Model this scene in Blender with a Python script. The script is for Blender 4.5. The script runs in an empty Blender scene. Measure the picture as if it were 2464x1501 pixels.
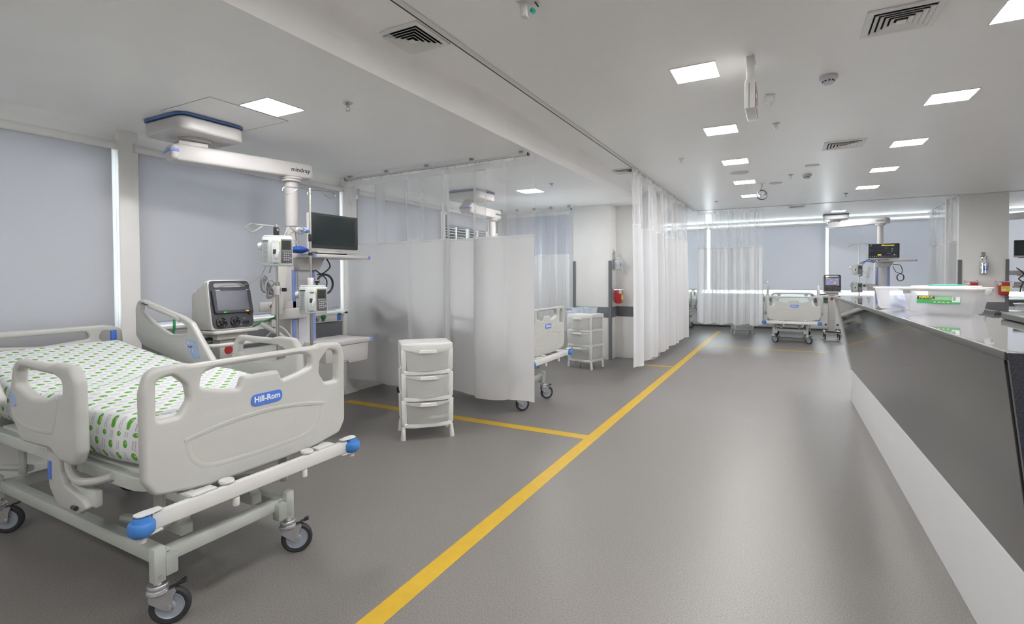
import bpy, bmesh, math, random
from mathutils import Vector, Matrix, Euler
random.seed(7)
S = bpy.context.scene
COL = S.collection
PI = math.pi
R = math.radians

# ------------------------------------------------------------------ camera
IW, IH = 2464.0, 1501.0
FPX = 1228.47
cam_data = bpy.data.cameras.new('camera')
cam = bpy.data.objects.new('camera', cam_data)
COL.objects.link(cam)
ray1 = Vector((1892 - 1232, -(662 - 689), -FPX)).normalized()
ray2 = -Vector((-1055 - 1232, -(679 - 689), -FPX)).normalized()
ray2 = (ray2 - ray1 * ray2.dot(ray1)).normalized()
ray3 = ray2.cross(ray1)
rot = Matrix((ray2, ray1, ray3))                          # world = rot @ camera
cam.matrix_world = Matrix.Translation((0, 0, 1.40)) @ rot.to_4x4()
cam_data.sensor_width = 36.0
cam_data.lens = FPX / IW * 36.0
cam_data.shift_y = -(750.5 - 689.0) / IW
cam_data.clip_start = 0.05
cam_data.clip_end = 200
S.camera = cam

# ------------------------------------------------------------------ world, colour management
w = bpy.data.worlds.new('world'); S.world = w; w.use_nodes = True
bg = w.node_tree.nodes['Background']
# overcast sky: brighter beyond the far windows (+y) than beyond the left ones (-x)
_nt = w.node_tree
_tc = _nt.nodes.new('ShaderNodeTexCoord'); _sp = _nt.nodes.new('ShaderNodeSeparateXYZ'); _mr = _nt.nodes.new('ShaderNodeMapRange')
_nt.links.new(_tc.outputs['Generated'], _sp.inputs[0]); _nt.links.new(_sp.outputs['Y'], _mr.inputs['Value'])
_mr.inputs['From Min'].default_value = 0.0; _mr.inputs['From Max'].default_value = 0.9
_mr.inputs['To Min'].default_value = 2.15; _mr.inputs['To Max'].default_value = 3.6
_nt.links.new(_mr.outputs['Result'], bg.inputs['Strength'])
bg.inputs['Color'].default_value = (0.93, 0.965, 1.0, 1)
S.view_settings.view_transform = 'Standard'
S.view_settings.look = 'None'
S.view_settings.gamma = 1.0
S.view_settings.use_curve_mapping = False
S.view_settings.exposure = 2.18
S.cycles.use_denoising = True
S.cycles.max_bounces = 10
S.cycles.diffuse_bounces = 6
S.cycles.glossy_bounces = 4
S.cycles.transmission_bounces = 8
S.cycles.transparent_max_bounces = 16
S.cycles.sample_clamp_indirect = 6.0
PANEL_POWER = 18.5

# ------------------------------------------------------------------ materials
M = {}
def mat(name, col, rough=0.5, metal=0.0, spec=0.5, var=0.03, scale=40.0, bump=0.0, emit=None, estr=0.0, coat=0.0):
    m = bpy.data.materials.new(name); m.use_nodes = True
    nt = m.node_tree; b = nt.nodes['Principled BSDF']
    tc = nt.nodes.new('ShaderNodeTexCoord')
    nz = nt.nodes.new('ShaderNodeTexNoise'); nz.inputs['Scale'].default_value = scale; nz.inputs['Detail'].default_value = 3
    nt.links.new(tc.outputs['Object'], nz.inputs['Vector'])
    rp = nt.nodes.new('ShaderNodeValToRGB')
    rp.color_ramp.elements[0].position = 0.3; rp.color_ramp.elements[1].position = 0.7
    rp.color_ramp.elements[0].color = (*[max(0, c * (1 - var)) for c in col], 1)
    rp.color_ramp.elements[1].color = (*[min(1, c * (1 + var)) for c in col], 1)
    nt.links.new(nz.outputs['Fac'], rp.inputs['Fac'])
    nt.links.new(rp.outputs['Color'], b.inputs['Base Color'])
    b.inputs['Roughness'].default_value = rough
    b.inputs['Metallic'].default_value = metal
    b.inputs['Specular IOR Level'].default_value = spec
    b.inputs['Coat Weight'].default_value = coat
    b.inputs['Coat Roughness'].default_value = 0.03
    if bump:
        bp = nt.nodes.new('ShaderNodeBump'); bp.inputs['Strength'].default_value = bump; bp.inputs['Distance'].default_value = 0.002
        nt.links.new(nz.outputs['Fac'], bp.inputs['Height']); nt.links.new(bp.outputs['Normal'], b.inputs['Normal'])
    if emit:
        b.inputs['Emission Color'].default_value = (*emit, 1); b.inputs['Emission Strength'].default_value = estr
    M[name] = m
    return m

mat('ceiling_paint', (0.92, 0.915, 0.91), 0.36, spec=0.35, var=0.01, scale=3)
mat('wall_paint', (0.85, 0.845, 0.83), 0.4, spec=0.3, var=0.012, scale=4)
mat('trim_white', (0.74, 0.74, 0.73), 0.35, var=0.01)
mat('grey_band', (0.17, 0.175, 0.19), 0.45, var=0.05, scale=90)
mat('guard_grey', (0.16, 0.16, 0.175), 0.45, var=0.04, scale=90)
mat('yellow_paint', (0.54, 0.345, 0.022), 0.42, var=0.05, scale=14)
mat('bed_plastic', (0.50, 0.50, 0.48), 0.36, var=0.012, scale=12)
mat('bed_metal', (0.50, 0.53, 0.50), 0.42, var=0.02, scale=20)
mat('rail_white', (0.66, 0.66, 0.65), 0.4, var=0.01)
mat('bumper_blue', (0.05, 0.20, 0.55), 0.42, var=0.04)
mat('logo_blue', (0.075, 0.19, 0.66), 0.35, var=0.01)
mat('logo_white', (0.85, 0.85, 0.85), 0.5, var=0.0)
mat('panel_blue', (0.33, 0.43, 0.66), 0.4, var=0.02)
mat('dark_mark', (0.04, 0.045, 0.06), 0.4)
mat('zinc', (0.58, 0.59, 0.60), 0.28, metal=0.9, var=0.05, scale=30)
mat('chrome', (0.78, 0.78, 0.77), 0.16, metal=1.0, var=0.02)
mat('steel', (0.62, 0.60, 0.57), 0.27, metal=0.95, var=0.03)
mat('rubber', (0.030, 0.031, 0.034), 0.6, var=0.1)
mat('hub_grey', (0.30, 0.33, 0.38), 0.4, var=0.04)
mat('black_plastic', (0.022, 0.023, 0.026), 0.35, var=0.08)
mat('slate_plastic', (0.045, 0.047, 0.058), 0.4, var=0.04)
mat('device_white', (0.62, 0.61, 0.59), 0.38, var=0.012)
mat('pendant_white', (0.60, 0.58, 0.575), 0.38, var=0.01)
mat('pump_white', (0.66, 0.70, 0.69), 0.36, var=0.01)
mat('pendant_blue', (0.22, 0.31, 0.66), 0.4, var=0.02)
mat('housing_blue', (0.10, 0.18, 0.40), 0.4, var=0.02)
mat('screen_dark', (0.020, 0.032, 0.034), 0.12, var=0.02, spec=0.5)
mat('screen_off', (0.12, 0.125, 0.16), 0.2, var=0.02)
mat('navy_screen', (0.03, 0.03, 0.06), 0.2)
mat('screen_live', (0.015, 0.018, 0.024), 0.2, emit=(0.02, 0.025, 0.035), estr=0.1)
mat('led_green', (0.02, 0.5, 0.05), 0.4, emit=(0.02, 0.8, 0.08), estr=0.15)
mat('led_orange', (0.8, 0.33, 0.03), 0.4, emit=(0.9, 0.36, 0.04), estr=0.12)
mat('glow_yellow', (0.7, 0.6, 0.05), 0.4, emit=(0.85, 0.72, 0.06), estr=0.12)
mat('glow_cyan', (0.1, 0.5, 0.6), 0.4, emit=(0.2, 0.6, 0.8), estr=0.1)
mat('glow_white', (0.4, 0.4, 0.45), 0.4, emit=(0.35, 0.36, 0.42), estr=0.15)
mat('glow_violet', (0.12, 0.12, 0.25), 0.4, emit=(0.07, 0.07, 0.11), estr=0.5)
mat('keypad_grey', (0.16, 0.15, 0.17), 0.45, var=0.03)
mat('key_light', (0.50, 0.50, 0.54), 0.5)
mat('lcd', (0.035, 0.045, 0.035), 0.3, var=0.15, scale=80)
mat('label_text', (0.36, 0.38, 0.42), 0.5)
mat('red_plastic', (0.55, 0.03, 0.04), 0.38, var=0.03)
mat('yellow_label', (0.80, 0.66, 0.05), 0.5, var=0.02)
mat('green_cable', (0.01, 0.22, 0.07), 0.45)
mat('green_label', (0.06, 0.40, 0.13), 0.45, var=0.03)
mat('green_light', (0.30, 0.55, 0.30), 0.45, var=0.1, scale=60)
mat('teal_plastic', (0.03, 0.42, 0.33), 0.4)
mat('drawer_white', (0.76, 0.76, 0.745), 0.38, var=0.01)
mat('beige', (0.62, 0.50, 0.30), 0.6)
mat('paper', (0.78, 0.78, 0.78), 0.7)
mat('blue_cloth', (0.015, 0.07, 0.33), 0.7, var=0.2)
mat('dark_slot', (0.03, 0.03, 0.035), 0.7)
mat('void_black', (0.01, 0.01, 0.01), 0.9)
mat('vent_white', (0.80, 0.80, 0.79), 0.42, var=0.01)
mat('detector', (0.58, 0.58, 0.62), 0.4, var=0.01)
mat('sign_red', (0.33, 0.17, 0.19), 0.25, var=0.05, scale=20)
mat('laminate', (0.052, 0.050, 0.047), 0.05, spec=0.6, var=0.06, scale=400)
mat('granite', (0.035, 0.038, 0.050), 0.22, var=0.35, scale=260)
mat('counter_edge', (0.075, 0.075, 0.072), 0.38, var=0.18, scale=300)
mat('counter_top', (0.30, 0.30, 0.30), 0.025, spec=1.0, var=0.05, scale=300, coat=1.0)
mat('desk_white', (0.72, 0.72, 0.73), 0.32, var=0.008, scale=5)
mat('win_frame', (0.70, 0.71, 0.71), 0.4, var=0.01)
mat('seat_navy', (0.03, 0.035, 0.06), 0.5)
mat('gel', (0.62, 0.66, 0.70), 0.15, spec=0.6)
mat('cable_grey', (0.30, 0.30, 0.29), 0.45)
mat('mattress_green', (0.62, 0.70, 0.67), 0.6, var=0.02)
mat('light_panel', (0.9, 0.9, 0.9), 0.5, emit=(1.0, 0.985, 0.97), estr=PANEL_POWER, var=0)

def floor_mat():
    m = bpy.data.materials.new('floor_vinyl'); m.use_nodes = True
    nt = m.node_tree; b = nt.nodes['Principled BSDF']; L = nt.links
    tc = nt.nodes.new('ShaderNodeTexCoord')
    n1 = nt.nodes.new('ShaderNodeTexNoise'); n1.inputs['Scale'].default_value = 170; n1.inputs['Detail'].default_value = 2
    n2 = nt.nodes.new('ShaderNodeTexNoise'); n2.inputs['Scale'].default_value = 0.8; n2.inputs['Detail'].default_value = 3
    L.new(tc.outputs['Object'], n1.inputs['Vector']); L.new(tc.outputs['Object'], n2.inputs['Vector'])
    r1 = nt.nodes.new('ShaderNodeValToRGB')
    r1.color_ramp.elements[0].position = 0.35; r1.color_ramp.elements[1].position = 0.65
    r1.color_ramp.elements[0].color = (0.150, 0.139, 0.133, 1); r1.color_ramp.elements[1].color = (0.236, 0.221, 0.213, 1)
    L.new(n1.outputs['Fac'], r1.inputs['Fac'])
    mx = nt.nodes.new('ShaderNodeMixRGB'); mx.blend_type = 'MULTIPLY'; mx.inputs['Fac'].default_value = 0.25
    r2 = nt.nodes.new('ShaderNodeValToRGB'); r2.color_ramp.elements[0].color = (0.75, 0.75, 0.75, 1)
    L.new(n2.outputs['Fac'], r2.inputs['Fac'])
    L.new(r1.outputs['Color'], mx.inputs['Color1']); L.new(r2.outputs['Color'], mx.inputs['Color2'])
    L.new(mx.outputs['Color'], b.inputs['Base Color'])
    rr = nt.nodes.new('ShaderNodeMapRange'); rr.inputs['To Min'].default_value = 0.33; rr.inputs['To Max'].default_value = 0.44
    L.new(n2.outputs['Fac'], rr.inputs['Value']); L.new(rr.outputs['Result'], b.inputs['Roughness'])
    b.inputs['Specular IOR Level'].default_value = 0.55
    M['floor_vinyl'] = m
floor_mat()

def cloth_mat(name, col, transl, transp, facing=0.0):
    """Thin cloth: diffuse + translucent + a share of open weave."""
    m = bpy.data.materials.new(name); m.use_nodes = True
    nt = m.node_tree; L = nt.links; nt.nodes.remove(nt.nodes['Principled BSDF'])
    out = nt.nodes['Material Output']
    d = nt.nodes.new('ShaderNodeBsdfDiffuse'); t = nt.nodes.new('ShaderNodeBsdfTranslucent'); tr = nt.nodes.new('ShaderNodeBsdfTransparent')
    tc = nt.nodes.new('ShaderNodeTexCoord'); nz = nt.nodes.new('ShaderNodeTexNoise'); nz.inputs['Scale'].default_value = 120
    L.new(tc.outputs['Object'], nz.inputs['Vector'])
    rp = nt.nodes.new('ShaderNodeValToRGB')
    rp.color_ramp.elements[0].color = (*[c * 0.96 for c in col], 1); rp.color_ramp.elements[1].color = (*col, 1)
    L.new(nz.outputs['Fac'], rp.inputs['Fac'])
    L.new(rp.outputs['Color'], d.inputs['Color']); L.new(rp.outputs['Color'], t.inputs['Color'])
    m1 = nt.nodes.new('ShaderNodeMixShader'); m1.inputs['Fac'].default_value = transl
    L.new(d.outputs[0], m1.inputs[1]); L.new(t.outputs[0], m1.inputs[2])
    m2 = nt.nodes.new('ShaderNodeMixShader'); m2.inputs['Fac'].default_value = transp
    L.new(m1.outputs[0], m2.inputs[1]); L.new(tr.outputs[0], m2.inputs[2])
    if facing:      # an open weave closes up where it is seen at a slant
        lw = nt.nodes.new('ShaderNodeLayerWeight'); lw.inputs['Blend'].default_value = 0.5
        mr = nt.nodes.new('ShaderNodeMapRange'); mr.inputs['To Min'].default_value = transp; mr.inputs['To Max'].default_value = transp * (1 - facing)
        L.new(lw.outputs['Facing'], mr.inputs['Value']); L.new(mr.outputs['Result'], m2.inputs['Fac'])
    L.new(m2.outputs[0], out.inputs['Surface'])
    M[name] = m
cloth_mat('curtain_cloth', (0.80, 0.80, 0.815), 0.50, 0.04)
cloth_mat('curtain_net', (0.86, 0.86, 0.88), 0.35, 0.83, facing=0.4)
cloth_mat('curtain_band', (0.84, 0.84, 0.85), 0.4, 0.45)
cloth_mat('blue_net', (0.50, 0.53, 0.62), 0.35, 0.35)
cloth_mat('blind_cloth', (0.56, 0.56, 0.585), 0.34, 0.0)
cloth_mat('drawer_clear', (0.82, 0.83, 0.81), 0.45, 0.42)
cloth_mat('drawer_frost', (0.88, 0.88, 0.86), 0.5, 0.12)
cloth_mat('tub_clear', (0.93, 0.93, 0.96), 0.45, 0.55)
cloth_mat('bin_clear', (0.70, 0.75, 0.82), 0.35, 0.4)

def glass_mat():
    m = bpy.data.materials.new('window_glass'); m.use_nodes = True
    nt = m.node_tree; L = nt.links; nt.nodes.remove(nt.nodes['Principled BSDF'])
    tr = nt.nodes.new('ShaderNodeBsdfTransparent'); g = nt.nodes.new('ShaderNodeBsdfGlossy'); g.inputs['Roughness'].default_value = 0.02
    tr.inputs['Color'].default_value = (0.93, 0.96, 0.96, 1)
    fr = nt.nodes.new('ShaderNodeFresnel'); mx = nt.nodes.new('ShaderNodeMixShader')
    L.new(fr.outputs[0], mx.inputs['Fac']); L.new(tr.outputs[0], mx.inputs[1]); L.new(g.outputs[0], mx.inputs[2])
    L.new(mx.outputs[0], nt.nodes['Material Output'].inputs['Surface'])
    M['window_glass'] = m
glass_mat()

def sheet_mat():
    """White sheet printed with staggered green ovals and grey lines of small print, laid along the cloth's UV."""
    m = bpy.data.materials.new('printed_sheet'); m.use_nodes = True
    nt = m.node_tree; L = nt.links; b = nt.nodes['Principled BSDF']; b.inputs['Roughness'].default_value = 0.75
    def N(t, **k):
        n = nt.nodes.new(t)
        for a, v in k.items(): setattr(n, a, v)
        return n
    def mth(op, a, b2=None, c=None):
        n = N('ShaderNodeMath', operation=op)
        for i, v in enumerate((a, b2, c)):
            if v is None: continue
            if isinstance(v, (int, float)): n.inputs[i].default_value = v
            else: L.new(v, n.inputs[i])
        return n.outputs[0]
    uv = N('ShaderNodeUVMap'); uv.uv_map = 'UVMap'
    vr = N('ShaderNodeVectorRotate', rotation_type='Z_AXIS'); vr.inputs['Angle'].default_value = 0.10; L.new(uv.outputs[0], vr.inputs['Vector'])
    sx = N('ShaderNodeSeparateXYZ'); L.new(vr.outputs[0], sx.inputs[0])
    PU, PV = 0.056, 0.098
    u = mth('DIVIDE', sx.outputs[0], PU); v = mth('DIVIDE', sx.outputs[1], PV)
    row = mth('FLOOR', u)
    vv = mth('ADD', v, mth('MULTIPLY', row, 0.41))
    fv = mth('SUBTRACT', mth('SUBTRACT', u, row), 0.5)          # across the rows
    fu = mth('SUBTRACT', mth('SUBTRACT', vv, mth('FLOOR', vv)), 0.5)   # along a row
    # oval at (-0.2, 0)
    du = mth('DIVIDE', mth('ADD', fu, 0.22), 0.165); dv = mth('DIVIDE', fv, 0.27)
    d = mth('ADD', mth('MULTIPLY', du, du), mth('MULTIPLY', dv, dv))
    dot = mth('LESS_THAN', d, 1.0)
    hu = mth('DIVIDE', mth('ADD', fu, 0.17), 0.05); hv = mth('DIVIDE', mth('SUBTRACT', fv, 0.10), 0.09)
    hl = mth('LESS_THAN', mth('ADD', mth('MULTIPLY', hu, hu), mth('MULTIPLY', hv, hv)), 1.0)
    # print: two short lines broken up by noise, right of the oval
    inu = mth('MULTIPLY', mth('GREATER_THAN', fu, 0.05), mth('LESS_THAN', fu, 0.44))
    l1 = mth('LESS_THAN', mth('ABSOLUTE', mth('SUBTRACT', fv, 0.13)), 0.07)
    l2 = mth('LESS_THAN', mth('ABSOLUTE', mth('ADD', fv, 0.12)), 0.07)
    ln = mth('MAXIMUM', l1, l2)
    nz = N('ShaderNodeTexNoise'); nz.inputs['Scale'].default_value = 190; L.new(uv.outputs[0], nz.inputs['Vector'])
    txt = mth('MULTIPLY', mth('MULTIPLY', inu, ln), mth('GREATER_THAN', nz.outputs['Fac'], 0.44))
    c1 = N('ShaderNodeMixRGB'); c1.inputs['Color1'].default_value = (0.76, 0.77, 0.79, 1); c1.inputs['Color2'].default_value = (0.36, 0.39, 0.43, 1)
    L.new(mth('MULTIPLY', txt, 0.75), c1.inputs['Fac'])
    c2 = N('ShaderNodeMixRGB'); c2.inputs['Color2'].default_value = (0.10, 0.38, 0.03, 1)
    L.new(dot, c2.inputs['Fac']); L.new(c1.outputs[0], c2.inputs['Color1'])
    c3 = N('ShaderNodeMixRGB'); c3.inputs['Color2'].default_value = (0.35, 0.62, 0.2, 1)
    L.new(hl, c3.inputs['Fac']); L.new(c2.outputs[0], c3.inputs['Color1'])
    L.new(c3.outputs[0], b.inputs['Base Color'])
    M['printed_sheet'] = m
sheet_mat()

# ------------------------------------------------------------------ mesh helpers
def TR(loc=(0, 0, 0), rot=(0, 0, 0)):
    return Matrix.Translation(loc) @ Euler(rot).to_matrix().to_4x4()

class MB:
    def __init__(self):
        self.bm = bmesh.new(); self.slots = []
    def slot(self, mt):
        if mt not in self.slots: self.slots.append(mt)
        return self.slots.index(mt)
    def join(self, tb, mt, m=None):
        i = self.slot(mt)
        for f in tb.faces: f.material_index = i
        if m is not None: bmesh.ops.transform(tb, matrix=m, verts=tb.verts)
        me = bpy.data.meshes.new('tmp'); tb.to_mesh(me); tb.free()
        self.bm.from_mesh(me); bpy.data.meshes.remove(me)
        return self
    def join_mesh(self, me, mt, m=None):
        tb = bmesh.new(); tb.from_mesh(me); bpy.data.meshes.remove(me)
        return self.join(tb, mt, m)
    def box(self, c, s, mt, bev=0.003, rot=(0, 0, 0), seg=2, taper=None, m=None):
        tb = bmesh.new(); bmesh.ops.create_cube(tb, size=1.0)
        for v in tb.verts:
            if taper and v.co.z < 0: v.co.x *= taper[0]; v.co.y *= taper[1]
            v.co.x *= s[0]; v.co.y *= s[1]; v.co.z *= s[2]
        bev = min(bev, min(s) * 0.45)
        if bev > 0: bmesh.ops.bevel(tb, geom=list(tb.edges), offset=bev, segments=seg, profile=0.5, affect='EDGES')
        t = TR(c, rot)
        return self.join(tb, mt, (m @ t) if m is not None else t)
    def cyl(self, p0, p1, r, mt, r2=None, n=20, bev=0.0, m=None):
        p0 = Vector(p0); p1 = Vector(p1); d = p1 - p0
        tb = bmesh.new()
        bmesh.ops.create_cone(tb, cap_ends=True, segments=n, radius1=r, radius2=r if r2 is None else r2, depth=d.length)
        if bev > 0:
            es = [e for e in tb.edges if abs(e.verts[0].co.z - e.verts[1].co.z) < 1e-6]
            bmesh.ops.bevel(tb, geom=es, offset=bev, segments=2, profile=0.5, affect='EDGES')
        t = Matrix.Translation((p0 + p1) / 2) @ d.to_track_quat('Z', 'Y').to_matrix().to_4x4()
        return self.join(tb, mt, (m @ t) if m is not None else t)
    def lathe(self, prof, mt, n=24, m=None):
        tb = bmesh.new(); rings = []
        for r, z in prof:
            rings.append([tb.verts.new((r * math.cos(2 * PI * k / n), r * math.sin(2 * PI * k / n), z)) for k in range(n)] if r > 1e-6 else [tb.verts.new((0, 0, z))])
        for a, b in zip(rings, rings[1:]):
            for k in range(n):
                k2 = (k + 1) % n
                if len(a) == 1 and len(b) == 1: continue
                if len(a) == 1: tb.faces.new((a[0], b[k2], b[k]))
                elif len(b) == 1: tb.faces.new((a[k], a[k2], b[0]))
                else: tb.faces.new((a[k], a[k2], b[k2], b[k]))
        bmesh.ops.recalc_face_normals(tb, faces=tb.faces)
        return self.join(tb, mt, m)
    def tube(self, pts, r, mt, n=10, smooth=0, closed=False, m=None, flat=None):
        P = [Vector(p) for p in pts]
        if smooth: P = crom(P, smooth, closed)
        tb = bmesh.new(); rings = []
        N = len(P)
        tan = []
        for i in range(N):
            a = P[(i - 1) % N] if closed else P[max(i - 1, 0)]
            b = P[(i + 1) % N] if closed else P[min(i + 1, N - 1)]
            t = (b - a); tan.append(t.normalized() if t.length > 1e-9 else Vector((0, 0, 1)))
        up = Vector((0, 0, 1)) if abs(tan[0].z) < 0.9 else Vector((1, 0, 0))
        nrm = (up - tan[0] * up.dot(tan[0])).normalized()
        for i in range(N):
            nrm = (nrm - tan[i] * nrm.dot(tan[i])).normalized()
            bi = tan[i].cross(nrm)
            rr = (r, r) if flat is None else flat
            rings.append([tb.verts.new(P[i] + nrm * (rr[0] * math.cos(2 * PI * k / n)) + bi * (rr[1] * math.sin(2 * PI * k / n))) for k in range(n)])
        for i in range(N if closed else N - 1):
            a = rings[i]; b = rings[(i + 1) % N]
            for k in range(n):
                tb.faces.new((a[k], a[(k + 1) % n], b[(k + 1) % n], b[k]))
        if not closed:
            tb.faces.new(rings[0][::-1]); tb.faces.new(rings[-1])
        bmesh.ops.recalc_face_normals(tb, faces=tb.faces)
        return self.join(tb, mt, m)
    def plate(self, outline, holes, th, mt, bev=0.0, m=None, res=3):
        """outline and holes lie in local XY, thickness th centred on z=0."""
        cu = bpy.data.curves.new('tmp', 'CURVE'); cu.dimensions = '2D'; cu.fill_mode = 'BOTH'
        cu.extrude = max(th / 2 - bev, 0.0001); cu.bevel_depth = bev; cu.bevel_resolution = res; cu.offset = -bev
        for poly in [outline] + list(holes):
            sp = cu.splines.new('POLY'); sp.points.add(len(poly) - 1); sp.use_cyclic_u = True
            for i, p in enumerate(poly): sp.points[i].co = (p[0], p[1], 0, 1)
        ob = bpy.data.objects.new('tmp', cu)
        me = bpy.data.meshes.new_from_object(ob)
        bpy.data.objects.remove(ob); bpy.data.curves.remove(cu)
        tb = bmesh.new(); tb.from_mesh(me); bpy.data.meshes.remove(me)
        bmesh.ops.remove_doubles(tb, verts=tb.verts, dist=1e-5)
        return self.join(tb, mt, m)
    def text(self, s, size, th, mt, m=None, bold=0.0):
        cu = bpy.data.curves.new('tmp', 'FONT'); cu.body = s; cu.size = size; cu.extrude = th; cu.align_x = 'CENTER'; cu.align_y = 'CENTER'; cu.offset = bold
        cu.resolution_u = 3
        ob = bpy.data.objects.new('tmp', cu)
        me = bpy.data.meshes.new_from_object(ob)
        bpy.data.objects.remove(ob); bpy.data.curves.remove(cu)
        return self.join_mesh(me, mt, m)
    def quadgrid(self, fn, nu, nv, mt, closed=False, thick=0.0):
        tb = bmesh.new()
        V = [[tb.verts.new(fn(i / nu, j / nv)) for j in range(nv + 1)] for i in range(nu + 1)]
        for i in range(nu):
            for j in range(nv):
                tb.faces.new((V[i][j], V[i + 1][j], V[i + 1][j + 1], V[i][j + 1]))
        return self.join(tb, mt)
    def prism(self, poly, axis, a0, a1, mt, bev=0.0, m=None):
        """poly: 2D points; axis 'x','y','z' is the extrusion axis from a0 to a1."""
        def P(p, a):
            return {'x': (a, p[0], p[1]), 'y': (p[0], a, p[1]), 'z': (p[0], p[1], a)}[axis]
        tb = bmesh.new()
        A = [tb.verts.new(P(p, a0)) for p in poly]; B = [tb.verts.new(P(p, a1)) for p in poly]
        tb.faces.new(A); tb.faces.new(B[::-1])
        n = len(poly)
        for k in range(n): tb.faces.new((A[k], B[k], B[(k + 1) % n], A[(k + 1) % n]))
        bmesh.ops.recalc_face_normals(tb, faces=tb.faces)
        if bev: bmesh.ops.bevel(tb, geom=list(tb.edges), offset=bev, segments=2, profile=0.5, affect='EDGES')
        return self.join(tb, mt, m)
    def build(self, name, parent=None, loc=None, rotz=0.0, smooth=35, label=None):
        me = bpy.data.meshes.new(name); self.bm.to_mesh(me); self.bm.free()
        for s in self.slots: me.materials.append(M[s])
        if smooth:
            for p in me.polygons: p.use_smooth = True
            me.set_sharp_from_angle(angle=R(smooth))
        o = bpy.data.objects.new(name, me); COL.objects.link(o)
        if parent is not None: o.parent = parent
        if loc is not None: o.location = loc
        if rotz: o.rotation_euler = (0, 0, rotz)
        if label: o['label'] = label
        return o

def crom(P, k, closed=False):
    out = []; N = len(P)
    rng = range(N if closed else N - 1)
    for i in rng:
        p0 = P[(i - 1) % N] if closed else P[max(i - 1, 0)]
        p1 = P[i]; p2 = P[(i + 1) % N]; p3 = P[(i + 2) % N] if closed else P[min(i + 2, N - 1)]
        for j in range(k):
            t = j / k
            out.append(0.5 * ((2 * p1) + (-p0 + p2) * t + (2 * p0 - 5 * p1 + 4 * p2 - p3) * t * t + (-p0 + 3 * p1 - 3 * p2 + p3) * t ** 3))
    if not closed: out.append(P[-1])
    return out

def rpoly(pts, n=6):
    """pts: (x, y, radius) -> polygon with rounded corners."""
    out = []; N = len(pts)
    for i in range(N):
        p = Vector(pts[i][:2]); r = pts[i][2] if len(pts[i]) > 2 else 0
        a = Vector(pts[i - 1][:2]); b = Vector(pts[(i + 1) % N][:2])
        if r <= 0: out.append((p.x, p.y)); continue
        da = (a - p); db = (b - p); la = da.length; lb = db.length; da.normalize(); db.normalize()
        ang = math.acos(max(-1, min(1, da.dot(db))))
        d = min(r / math.tan(ang / 2), la * 0.49, lb * 0.49) if ang < PI - 0.01 else 0
        p0 = p + da * d; p2 = p + db * d
        for k in range(n + 1):
            t = k / n
            q = p0 * (1 - t) ** 2 + p * 2 * t * (1 - t) + p2 * t * t
            out.append((q.x, q.y))
    return out

def rrect(w_, h_, r_, cx=0, cy=0, n=6):
    return rpoly([(cx - w_ / 2, cy - h_ / 2, r_), (cx + w_ / 2, cy - h_ / 2, r_), (cx + w_ / 2, cy + h_ / 2, r_), (cx - w_ / 2, cy + h_ / 2, r_)], n)

def thing(name, label, cat, loc=(0, 0, 0), rotz=0.0, group=None):
    o = bpy.data.objects.new(name, None); COL.objects.link(o)
    o.empty_display_size = 0.1
    o.location = loc; o.rotation_euler = (0, 0, rotz)
    o['label'] = label; o['category'] = cat
    if group: o['group'] = group
    return o
def tag(o, label, cat, group=None, kind=None):
    o['label'] = label; o['category'] = cat
    if group: o['group'] = group
    if kind: o['kind'] = kind
    return o
def struct(o, label=None):
    o['kind'] = 'structure'
    if label: o['label'] = label
    return o
def dup(root, loc, rotz=0.0, label=None, group=None):
    def cp(o, parent):
        c = o.copy(); COL.objects.link(c)
        if parent is not None: c.parent = parent
        for ch in list(o.children): cp(ch, c)
        return c
    r_ = cp(root, None)
    r_.location = loc; r_.rotation_euler = (0, 0, rotz)
    if label: r_['label'] = label
    if group: r_['group'] = group
    return r_
# plane maps for plates: local XY of the plate -> world-ish planes of the part
YZ = Matrix(((0, 0, 1, 0), (1, 0, 0, 0), (0, 1, 0, 0), (0, 0, 0, 1)))        # (y, z) outline, thickness along x
XZ = Matrix(((1, 0, 0, 0), (0, 0, -1, 0), (0, 1, 0, 0), (0, 0, 0, 1)))       # (x, z) outline, thickness along y (faces -y)
def at(x, y, z): return Matrix.Translation((x, y, z))


# ------------------------------------------------------------------ the room
XL, XR, YN, YF = -4.70, 6.4, -3.4, 15.0
HB, HM = 2.60, 2.82              # bay ceiling, main ceiling
XE = -2.15                       # edge between them
YB = 12.0                        # end of the lower bay ceiling
def wallbox(b, x0, x1, y0, y1, z0, z1, mt='wall_paint', bev=0.0):
    b.box(((x0 + x1) / 2, (y0 + y1) / 2, (z0 + z1) / 2), (x1 - x0, y1 - y0, z1 - z0), mt, bev=bev)
b = MB(); wallbox(b, XL - .3, XR + .3, YN - .3, YF + .3, -.10, 0, 'floor_vinyl'); struct(b.build('floor'), 'grey speckled vinyl floor')
b = MB(); wallbox(b, XE, XR + .3, YN - .3, YF + .3, HM, HM + .12, 'ceiling_paint')
wallbox(b, XL - .3, XE, YB, YF + .3, HM, HM + .12, 'ceiling_paint')
struct(b.build('ceiling'), 'white painted ceiling over the aisle and far bays')
b = MB(); wallbox(b, XL - .3, XE, YN - .3, YB, HB, HM + .12, 'ceiling_paint'); struct(b.build('ceiling_bay'), 'lower white ceiling over the left bays')
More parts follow.
